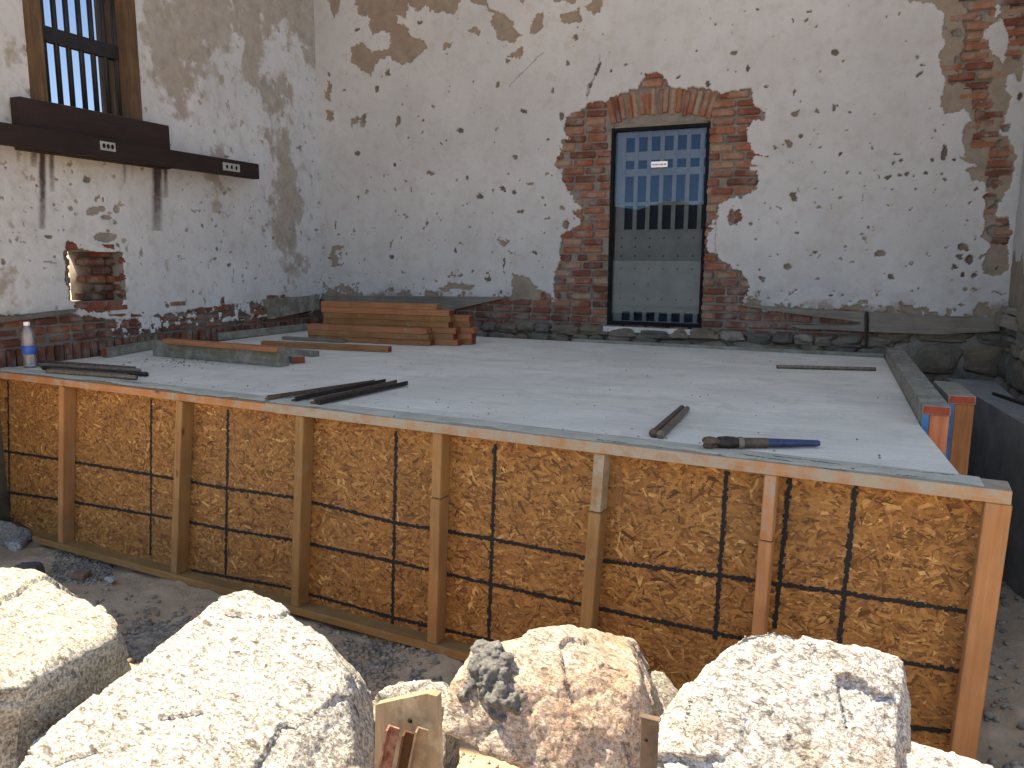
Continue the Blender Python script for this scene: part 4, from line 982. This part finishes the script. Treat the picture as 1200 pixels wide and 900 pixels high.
A = onZ(910, 429.5, ZS+.016); Bq = onZ(1026, 432.5, ZS+.016); tag(rod('steel_bar', A, Bq, .014, RUSTG), 'single thin bar lying at the far right of the slab', 'bar')

# blue chisel-like drill
def build_drill():
    A = Vector(onZ(824, 518.5, ZS+.030)); Bq = Vector(onZ(960, 519.5, ZS+.020)); L = (Bq-A).length
    g = empty('drill_steel', (A+Bq)/2); tag(g, 'blue tapered drill steel with a rusty head lying near the slab edge', 'drill'); g.location.z = ZS
    d = (Bq-A).normalized()
    blue = simple('dark_blue_paint', (.016, .03, .085), .45, .1, var=.4, sc=25, spec=.4)
    lathe('shaft', A+d*.19*1.0, Bq, [(0, .021), (.10, .021), (L-.19-.05, .0155), (L-.19-.012, .0145), (L-.19, .012)], blue, g, 14)
    lathe('worn_sleeve', A+d*.176, Bq, [(0, .0225), (.10, .0222), (.112, .0214)], simple('worn_bronze', (.09, .065, .05), .6, .4, sc=40), g, 14)
    lathe('collar', A+d*.155, Bq, [(0, .024), (.003, .0265), (.022, .0265), (.025, .024)], simple('tan_collar', (.17, .14, .11), .6, .3), g, 14)
    lathe('bit_head', A+d*.055, Bq, [(0, .012), (.012, .024), (.05, .028), (.085, .027), (.102, .022)], DARKST, g, 14, .25, 4)
    for k in range(3):
        an = k*2.09+.5; y = d.cross(Vector((0, 0, 1))); o = y*math.cos(an)*.013+Vector((0, 0, 1))*math.sin(an)*.013
        lathe('cutter_cone', A+o, Bq+o, [(0, .006), (.008, .015), (.035, .018), (.06, .013), (.075, .008)], RUST, g, 10, .2, k*3)
build_drill()

# water bottle
def build_bottle():
    c = Vector(onZ(36, 430.5, ZS)); g = empty('water_bottle', c); tag(g, 'clear plastic water bottle with a blue label and white cap', 'bottle')
    s = NT('clear_plastic'); s.t.nodes.remove(s.b); gl = s.n('ShaderNodeBsdfGlossy'); gl.inputs['Roughness'].default_value = .12; tr = s.n('ShaderNodeBsdfTransparent'); tr.inputs[0].default_value = (.88, .88, .92, 1); mx = s.n('ShaderNodeMixShader')
    fr = s.n('ShaderNodeLayerWeight'); fr.inputs['Blend'].default_value = .35; df = s.n('ShaderNodeBsdfDiffuse'); df.inputs[0].default_value = (.6, .6, .66, 1); m2 = s.n('ShaderNodeMixShader'); m2.inputs[0].default_value = .22
    s.t.links.new(tr.outputs[0], m2.inputs[1]); s.t.links.new(df.outputs[0], m2.inputs[2]); s.set(mx.inputs[0], fr.outputs['Fresnel']); s.t.links.new(m2.outputs[0], mx.inputs[1]); s.t.links.new(gl.outputs[0], mx.inputs[2]); s.t.links.new(mx.outputs[0], s.out.inputs[0])
    H = .335; k = H/.24; up = c+Vector((0, 0, 1))
    prof = [(.0, .028), (.006, .033)]
    for i in range(12): prof.append((.012+i*.006, .033 if i % 2 else .0315))
    for i in range(10): prof.append((.09+i*.008, .032 if i % 2 else .034))
    prof += [(.175, .033), (.195, .028), (.212, .018), (.220, .013), (.228, .0125)]
    lathe('bottle_body', c, up, [(t*k, r*k) for t, r in prof], s.m, g, 20)
    lathe('label', c, up, [(.072*k, .0348*k), (.073*k, .0352*k), (.117*k, .0352*k), (.118*k, .0348*k)], simple('blue_label', (.02, .08, .30), .4, bump=0, var=.4, sc=30), g, 20)
    lathe('cap', c, up, [(.224*k, .0145*k), (.226*k, .0155*k), (.240*k, .0155*k), (.243*k, .0135*k)], WHITE, g, 16)
build_bottle()

# ============================================================ ROCKS
def granite(name, c0, c1, stain, stain_amt, speck=.7, stain2=None):
    s = NT(name); p = s.coord('Object'); n1 = s.noise(p, 4, 6, .65); n2 = s.noise(p, 26, 7, .72); n3 = s.noise(p, 130, 4, .75); v = s.voro(p, 95)
    c = s.ramp(n2, [(.32, c0), (.62, c1)])
    c = s.mix(s.ramp(n1, [(.60-.28*stain_amt, 0.0), (.80-.25*stain_amt, .8)]), c, stain)
    if stain2: c = s.mix(s.ramp(s.noise(p, 7, 6, .7, .5), [(.52, 0.0), (.66, .75)]), c, stain2)
    st = s.n('ShaderNodeMapping'); s.set(st.inputs['Vector'], p); st.inputs['Rotation'].default_value = (.4, .7, .5); st.inputs['Scale'].default_value = (1, 2.6, 1.6)
    n5 = s.noise(st.outputs[0], 48, 5, .7); n6 = s.noise(st.outputs[0], 17, 7, .75)
    c = s.mix(s.ramp(n5, [(.44, speck), (.52, 0.0)]), c, (.13, .125, .12)); c = s.mix(s.ramp(n6, [(.38, 1.3*speck), (.455, 0.0)]), c, (.07, .064, .06))
    c = s.mix(s.ramp(n3, [(.40, speck), (.475, 0.0)]), c, (.085, .07, .06)); c = s.mix(s.ramp(v, [(.12, .5*speck), (.3, 0.0)]), c, (.16, .15, .14))
    s.col(c); s.rough(.9); s.bump(s.math('ADD', s.math('MULTIPLY', n2, 1.0), s.math('MULTIPLY', n5, .8)), .9, .02); return s.m
G_CREAM = granite('cream_granite', (.30, .30, .285), (.47, .48, .475), (.36, .335, .29), .3)
G_PALE = granite('pale_granite', (.33, .335, .34), (.53, .54, .56), (.42, .36, .30), .15)
G_PINK = granite('pink_granite', (.36, .28, .24), (.54, .475, .44), (.42, .235, .15), .6, .6, (.48, .45, .42))
G_WHITE = granite('white_granite', (.335, .345, .37), (.555, .58, .625), (.46, .27, .19), .25, .65, (.36, .35, .34))
G_GREY = granite('grey_granite', (.22, .21, .20), (.34, .33, .31), (.26, .22, .17), .3)
G_DARK = granite('dark_stone', (.05, .05, .055), (.10, .10, .105), (.07, .06, .06), .3, .3)
ROCKS = {}
def hull_rock(name, pts, mat, label, group, seed, vox=.0075, amp=.018, ridge=.5, chips=5, cat='boulder'):
    bm = bmesh.new()
    for p in pts: bm.verts.new(p)
    r = bmesh.ops.convex_hull(bm, input=bm.verts[:]); bmesh.ops.delete(bm, geom=list({g for g in list(r['geom_interior'])+list(r['geom_unused']) if isinstance(g, bmesh.types.BMVert)}), context='VERTS')
    c = sum((v.co for v in bm.verts), Vector())/len(bm.verts); rr = random.Random(seed*13+1); rad = max((v.co-c).length for v in bm.verts)
    for k in range(chips):          # knock flat chips off the corners and edges
        e = rr.choice(bm.edges[:]); p = e.verts[0].co.lerp(e.verts[1].co, rr.uniform(.1, .9)); n = sum((f.normal for f in e.link_faces), Vector())
        if n.length < .2 or len(e.link_faces) < 2 or e.link_faces[0].normal.dot(e.link_faces[1].normal) > .75 or e.calc_length() < rad*.12: continue
        n = (n.normalized()+Vector((rr.uniform(-.2, .2), rr.uniform(-.2, .2), rr.uniform(-.2, .2)))).normalized()
        g = bm.verts[:]+bm.edges[:]+bm.faces[:]; r = bmesh.ops.bisect_plane(bm, geom=g, plane_co=p-n*rad*rr.uniform(.004, .022), plane_no=n, clear_outer=True)
        bmesh.ops.holes_fill(bm, edges=[q for q in r['geom_cut'] if isinstance(q, bmesh.types.BMEdge)]); bm.normal_update()
    bmesh.ops.recalc_face_normals(bm, faces=bm.faces[:])
    for v in bm.verts: v.co -= c
    me = bpy.data.meshes.new(name); bm.to_mesh(me); bm.free()
    o = bpy.data.objects.new(name, me); COL.objects.link(o); o.location = c
    md = o.modifiers.new('r', 'REMESH'); md.mode = 'VOXEL'; md.voxel_size = vox
    dg = bpy.context.evaluated_depsgraph_get(); ev = o.evaluated_get(dg); m2 = bpy.data.meshes.new_from_object(ev); o.modifiers.clear(); o.data = m2; bpy.data.meshes.remove(me)
    n = len(m2.vertices); co = np.empty(n*3, np.float32); m2.vertices.foreach_get('co', co); co = co.reshape(-1, 3); no = np.empty(n*3, np.float32); m2.vertices.foreach_get('normal', no); no = no.reshape(-1, 3)
    sd = Vector((seed*7.3, seed*3.1, seed*1.7)); new = np.empty_like(co)
    for i in range(n):
        p = Vector(co[i]); q = p+sd
        d = mnoise.fractal(q*3.5, 1, 2, 4)*amp*.55
        vo = mnoise.voronoi(q*5.5+Vector((0, 0, mnoise.noise(q*9)*.5))); cp = vo[1][0]; d += (mnoise.cell(cp*7.7))*amp*ridge*.75
        d += (abs(mnoise.noise(q*15))-.2)*amp*.25 + mnoise.noise(q*40)*amp*.10 + mnoise.noise(q*95)*amp*.11
        new[i] = co[i]+no[i]*d
    m2.vertices.foreach_set('co', new.ravel()); m2.materials.clear(); m2.materials.append(mat)
    m2.polygons.foreach_set('use_smooth', np.ones(len(m2.polygons), bool)); m2.update()
    ROCKS[name+str(seed)] = o
    if group is not None or label: tag(o, label, cat, group)
    return o
def rk(front, back=.3, drop=.35):
    """front rim and face points (px, py, z); the hidden back is set behind and below"""
    P = [Vector(onZ(*p)) for p in front]; out = list(P)
    for p in P:
        h = Vector((p.x, p.y, 0)).normalized(); out.append(Vector((p.x, p.y, max(.1, p.z-drop)))+h*back*.6)
    return out
GR = 'granite boulders along the foreground'
R1 = hull_rock('boulder', [Vector(onZ(*p)) for p in [(-70,690,.86),(0,668,.85),(42,673,.85),(62,692,.845),(118,714,.84),(137,732,.825),(133,748,.815),(60,772,.83),(30,806,.80),(-80,815,.82),(153,786,.66),(128,835,.52),(95,900,.40),(-60,960,.40),(10,980,.3)]]+[Vector(onZ(40,690,.2)), Vector(onZ(-80,700,.2)), Vector(onZ(120,760,.2))],
    G_CREAM, 'cream boulder at the left edge with a flat sunlit top and shaded side', GR, 1, .0065, .024, .9)
R2 = hull_rock('boulder', rk([(22,905,.62),(40,868,.66),(112,818,.74),(200,763,.83),(252,703,.93),(288,694,.955),(330,711,.94),(372,741,.90),(403,790,.82),(434,812,.70),(436,872,.62),(300,960,.60),(120,960,.60),(420,930,.58)], .28, .4),
    G_PALE, 'largest pale boulder, rising to a rounded hump left of the wooden stake', GR, 2, .0065, .02, .5)
R3 = hull_rock('boulder', [Vector(onZ(*p)) for p in [(527,800,.84),(548,757,.89),(602,758,.91),(628,739,.94),(668,733,.95),(716,735,.94),(733,762,.91),(752,800,.84),(768,845,.72),(775,905,.6),(514,858,.73),(560,878,.69),(640,898,.645),(700,925,.6),(640,810,.83)]]+
    [Vector(onZ(*p))+Vector((0, .28, -.1)) for p in [(560,790,.6),(640,760,.75),(715,760,.7),(760,850,.45),(560,880,.45),(520,870,.5)]]+[Vector(onZ(640,880,.35)), Vector(onZ(760,890,.3))],
    G_PINK, 'pinkish orange boulder carrying a lump of grey mortar', GR, 3, .0065, .022, .8)
R4 = hull_rock('boulder', rk([(772,858,.70),(790,842,.74),(812,800,.83),(833,767,.90),(870,742,.95),(905,737,.96),(942,750,.94),(1000,762,.92),(1052,772,.89),(1050,800,.82),(1066,818,.76),(1060,890,.66),(1050,960,.60),(785,905,.64),(785,960,.58)], .3, .4),
    G_WHITE, 'big white boulder on the right with a blunt squared shoulder', GR, 4, .007, .024, .8)
R5 = hull_rock('boulder', rk([(1055,880,.50),(1066,866,.52),(1110,882,.50),(1130,895,.48),(1165,902,.46),(1180,940,.42),(1060,960,.4)], .16, .25), G_WHITE, 'low flat white stone at the lower right beside the big boulder', GR, 5, .010, .018, .9)
R6 = hull_rock('boulder', rk([(438,812,.66),(455,799,.68),(490,795,.68),(525,799,.66),(536,830,.60),(520,870,.5),(440,870,.5)], .15, .25), G_PALE, 'small flat stone wedged between the pale hump and the pink boulder', GR, 6, .010, .014, .6)
R7 = hull_rock('boulder', rk([(742,786,.50),(755,777,.52),(778,787,.50),(796,810,.45),(800,850,.35),(760,880,.3),(735,840,.4)], .2, .3), G_GREY, 'shaded grey boulder peeping out behind the pink one', GR, 7, .010, .012, .3)
R8 = hull_rock('boulder', rk([(405,830,.60),(440,815,.63),(480,825,.62),(520,850,.58),(525,930,.45),(400,930,.45)], .1, .2), G_GREY, 'grey lichened stone low behind the wooden stake', GR, 8, .010, .016, .8)
# mortar lump: found on the pink boulder's own surface
def surf(o, px, py):
    me = o.data; bv = BVHTree.FromPolygons([o.matrix_world @ v.co for v in me.vertices], [tuple(p.vertices) for p in me.polygons]) if not hasattr(surf, 'c') else surf.c
    surf.c = bv; h = bv.ray_cast(Vector(CAM), Vector(ray(px, py)).normalized()); return h[0]
bpy.context.view_layer.update()
def build_mortar():
    bm = bmesh.new(); rr = random.Random(21)
    spots = [(565,762,13),(580,765,13),(592,775,11),(560,780,14),(575,785,15),(590,790,12),(572,798,13),(585,808,11),(580,820,11),(594,822,12),(603,818,8),(607,832,7),(582,835,9),(588,842,6),(548,805,8),(542,815,7),(555,797,9),(612,818,5),(568,812,8)]
    for x, y, r in spots:
        h = surf(R3, x, y)
        if h is None: continue
        d = (h-Vector(CAM)).length; rad = r/F*d; b2 = bmesh.new(); bmesh.ops.create_icosphere(b2, subdivisions=2, radius=rad)
        for v in b2.verts: bm.verts.new
        vm = {v: bm.verts.new(h+v.co*Vector((1, 1, 1)).x*.9) for v in b2.verts}
        for f in b2.faces: bm.faces.new([vm[v] for v in f.verts])
        b2.free()
    me = bpy.data.meshes.new('m'); bm.to_mesh(me); bm.free(); o = bpy.data.objects.new('mortar_lump', me); COL.objects.link(o)
    md = o.modifiers.new('r', 'REMESH'); md.mode = 'VOXEL'; md.voxel_size = .005
    ev = o.evaluated_get(bpy.context.evaluated_depsgraph_get()); m2 = bpy.data.meshes.new_from_object(ev); o.modifiers.clear(); o.data = m2
    for v in m2.vertices:
        q = v.co*1.0; v.co += v.normal*(mnoise.fractal(q*38, 1, 2, 4)*.008+mnoise.noise(q*120)*.006)
    for p in m2.polygons: p.use_smooth = True
    s = NT('grey_mortar'); p = s.pos(); a = s.noise(p, 60, 6, .7); s.col(s.ramp(a, [(.3, (.055, .058, .064)), (.7, (.14, .143, .15))])); s.bump(a, 1, .012)
    m2.materials.append(s.m); tag(o, 'rough lump of dark grey mortar stuck on the pink boulder', 'mortar')
build_mortar()

# ============================================================ STAKES IN FRONT
def build_stakes():
    y = 1.34
    P = [tuple(onY(px_, py_, y)) for px_, py_ in [(437,1010),(440,826),(470,819),(500,813),(512,816),(517,1010)]]
    st = tag(prism('wooden_stake', P, (0, 1, 0), .02, STAKEW), 'broad pale wooden stake with a nail hole, standing before the boulders', 'stake')
    h = Vector(onY(480.5, 844.5, y)); bm = bmesh.new()
    b2 = lathe('nail_hole', h+Vector((0, -.0012, 0)), h+Vector((0, .02, 0)), [(0, .0058), (.012, .0058)], BLACK, st, 12)
    def angle(px0, py0, px1, py1, wpx, mat, lb, yy):
        A = Vector(onY(px1, py1, yy)); Bq = Vector(onY(px0, py0, yy)); L = (Bq-A).length; w_ = wpx*1.5/F
        bm = bmesh.new(); box_bm(bm, (0, -w_/2, 0), (L, w_/2, .004)); box_bm(bm, (0, w_/2-.004, .0035), (L, w_/2, .020))
        o = from_bm('steel_angle', bm, mat); x = (Bq-A).normalized(); z = Vector((.25, -1, 0)).normalized(); yv = z.cross(x).normalized(); z = x.cross(yv)
        m = Matrix((x, yv, z)).transposed().to_4x4(); m.translation = A; o.matrix_world = m
        return tag(o, lb, 'stake', 'steel angle stakes leaning on the wooden stake')
    angle(462,851,440,960,15, RED_STEEL, 'faded red steel angle, leftmost of three against the wooden stake', 1.30)
    angle(480,857,462,960,13, RUST_ORANGE, 'orange rusted steel angle, middle of three against the wooden stake', 1.29)
    angle(496,853,474,960,15, RUSTG, 'grey steel angle, rightmost of three against the wooden stake', 1.30)
    # single iron stake
    yy = 1.25; A = Vector(onY(755, 1010, yy)); Bq = Vector(onY(753.5, 842, yy)); L = (Bq-A).length
    g = empty('iron_stake', A); tag(g, 'brown flat iron stake with a nail hole standing before the pink boulder', 'stake')
    bm = bmesh.new(); box_bm(bm, (-.0155, 0, 0), (.0155, .009, L)); box_bm(bm, (-.019, -.002, L), (.019, .011, L+.004)); bmesh.ops.bevel(bm, geom=bm.edges[:], offset=.0012, segments=1, affect='EDGES')
    s = from_bm('stake_shaft', bm, simple('brown_iron', (.075, .055, .045), .75, .2, sc=30)); s.location = A; parent_keep(s, g)
    h = Vector(onY(757, 867, yy)); lathe('nail_hole', h+Vector((0, -.001, 0)), h+Vector((0, .02, 0)), [(0, .0036), (.006, .0036)], BLACK, g, 10)
build_stakes()

# ============================================================ STONES ON THE GROUND
def small_stone(px, py, r, mat, lb, seed, sq=(1, 1, .6), group='loose stones in front of the formwork'):
    c = Vector(onZ(px, py, -.10)); c.z = float(ground_h(np.array([c.x]), np.array([c.y]))[0])+r*.3; rr = random.Random(seed)
    pts = [c+Vector((rr.uniform(-1, 1)*r*sq[0], rr.uniform(-1, 1)*r*sq[1], rr.uniform(-1, 1)*r*sq[2])) for _ in range(14)]
    return hull_rock('loose_stone', pts, mat, lb, group, seed, r*.09, r*.10, .4, cat='stone')
small_stone(36, 668, .13, G_DARK, 'dark flat stone on the dirt, behind the left boulder', 31, (1.2, .6, .45))
small_stone(97, 672, .06, granite('reddish_stone', (.16, .08, .06), (.26, .15, .11), (.2, .1, .07), .3, .3), 'small reddish stone on the dirt in front of the bottom plate', 32)
small_stone(132, 676, .05, G_PALE, 'small whitish pebble on the dirt near the bottom plate', 33)
small_stone(10, 626, .20, G_GREY, 'grey rubble chunk at the left end of the bottom plate', 34, (1, .6, .7))
small_stone(22, 632, .09, G_PALE, 'paler chunk in front of the grey rubble at left', 35)
small_stone(37, 618, .07, G_GREY, 'flat grey chip resting near the bottom plate end', 36, (1.2, .8, .4))
def gravel():
    rr = random.Random(4); V = []; Fc = []
    ico = bmesh.new(); bmesh.ops.create_icosphere(ico, subdivisions=1, radius=1); iv = [v.co.copy() for v in ico.verts]; ifc = [[v.index for v in f.verts] for f in ico.faces]; ico.free()
    def add(x, y, r):
        z = float(ground_h(np.array([x]), np.array([y]))[0]); b = len(V); sx, sy, sz = rr.uniform(.7, 1.3), rr.uniform(.7, 1.3), rr.uniform(.5, .9); a = rr.uniform(0, 6.28); ca, sa = math.cos(a), math.sin(a)
        for v in iv:
            k = rr.uniform(.75, 1.2); X, Y, Zv = v.x*sx*k*r, v.y*sy*k*r, v.z*sz*k*r; V.append((x+X*ca-Y*sa, y+X*sa+Y*ca, z+Zv+r*.25))
        for f in ifc: Fc.append([b+i for i in f])
    for _ in range(1500):       # the dark heap behind the boulders
        c = onZ(rr.gauss(185, 20), rr.gauss(752, 13), -.08); add(c[0], c[1], rr.uniform(.008, .022))
    for _ in range(450):
        c = onZ(rr.gauss(430, 40), rr.gauss(765, 14), -.1); add(c[0], c[1], rr.uniform(.008, .02))
    for _ in range(900): add(rr.uniform(-5.6, .9), rr.uniform(2.2, 3.2), rr.uniform(.004, .016)*(1 if rr.random() > .04 else 2))
    for _ in range(900):
        c = onZ(rr.uniform(60, 130), rr.uniform(640, 680), -.1); add(c[0], c[1], rr.uniform(.005, .016))
    for _ in range(450): add(rr.uniform(.6, 1.3), rr.uniform(2.3, 6.2), rr.uniform(.006, .026))
    me = np_mesh('gravel', np.array(V), np.array(Fc))
    s = NT('gravel_stone'); n = s.noise(s.pos(), 18, 3); s.col(s.ramp(n, [(.3, (.12, .108, .098)), (.55, (.24, .21, .18)), (.75, (.38, .30, .225))])); s.bump(s.noise(s.pos(), 90, 4), .6, .005)
    tag(link('gravel', me, s.m), 'grey gravel and rubble scattered on the dirt', 'gravel', kind='stuff')
gravel()

# crumbs of cement and dirt on the slab
def crumbs():
    rr = random.Random(14); V = []; Fc = []
    def add(x, y, r):
        b = len(V); k = [rr.uniform(.6, 1.3) for _ in range(6)]
        for q, (dx, dy, dz) in zip(k, ((1,0,.3),(0,1,.3),(-1,0,.3),(0,-1,.3),(0,0,1),(0,0,-.3))): V.append((x+dx*r*q, y+dy*r*q, ZS+.001+max(0, dz)*r*q))
        for a, c in ((0,1),(1,2),(2,3),(3,0)): Fc.append((b+a, b+c, b+4)); Fc.append((b+c, b+a, b+5))
    for _ in range(70):
        p = onZ(rr.gauss(215, 28), rr.gauss(424, 3), ZS); add(p[0], p[1], rr.uniform(.004, .013))
    for _ in range(260): 
        x = rr.uniform(-5.3, .2); add(x, rr.uniform(fy(x)+.2, 7.2), rr.uniform(.002, .007))
    for _ in range(120):
        x = rr.uniform(-5.3, .2); add(x, fy(x)+rr.uniform(.16, .5)*rr.random(), rr.uniform(.003, .008))
    s = NT('cement_crumb'); n = s.noise(s.pos(), 9, 3); s.col(s.ramp(n, [(.35, (.09, .08, .07)), (.65, (.26, .23, .2))]))
    tag(link('crumbs', np_mesh('crumbs', np.array(V), np.array(Fc)), s.m), 'small crumbs of cement and dirt scattered on the slab', 'crumbs', kind='stuff')
crumbs()
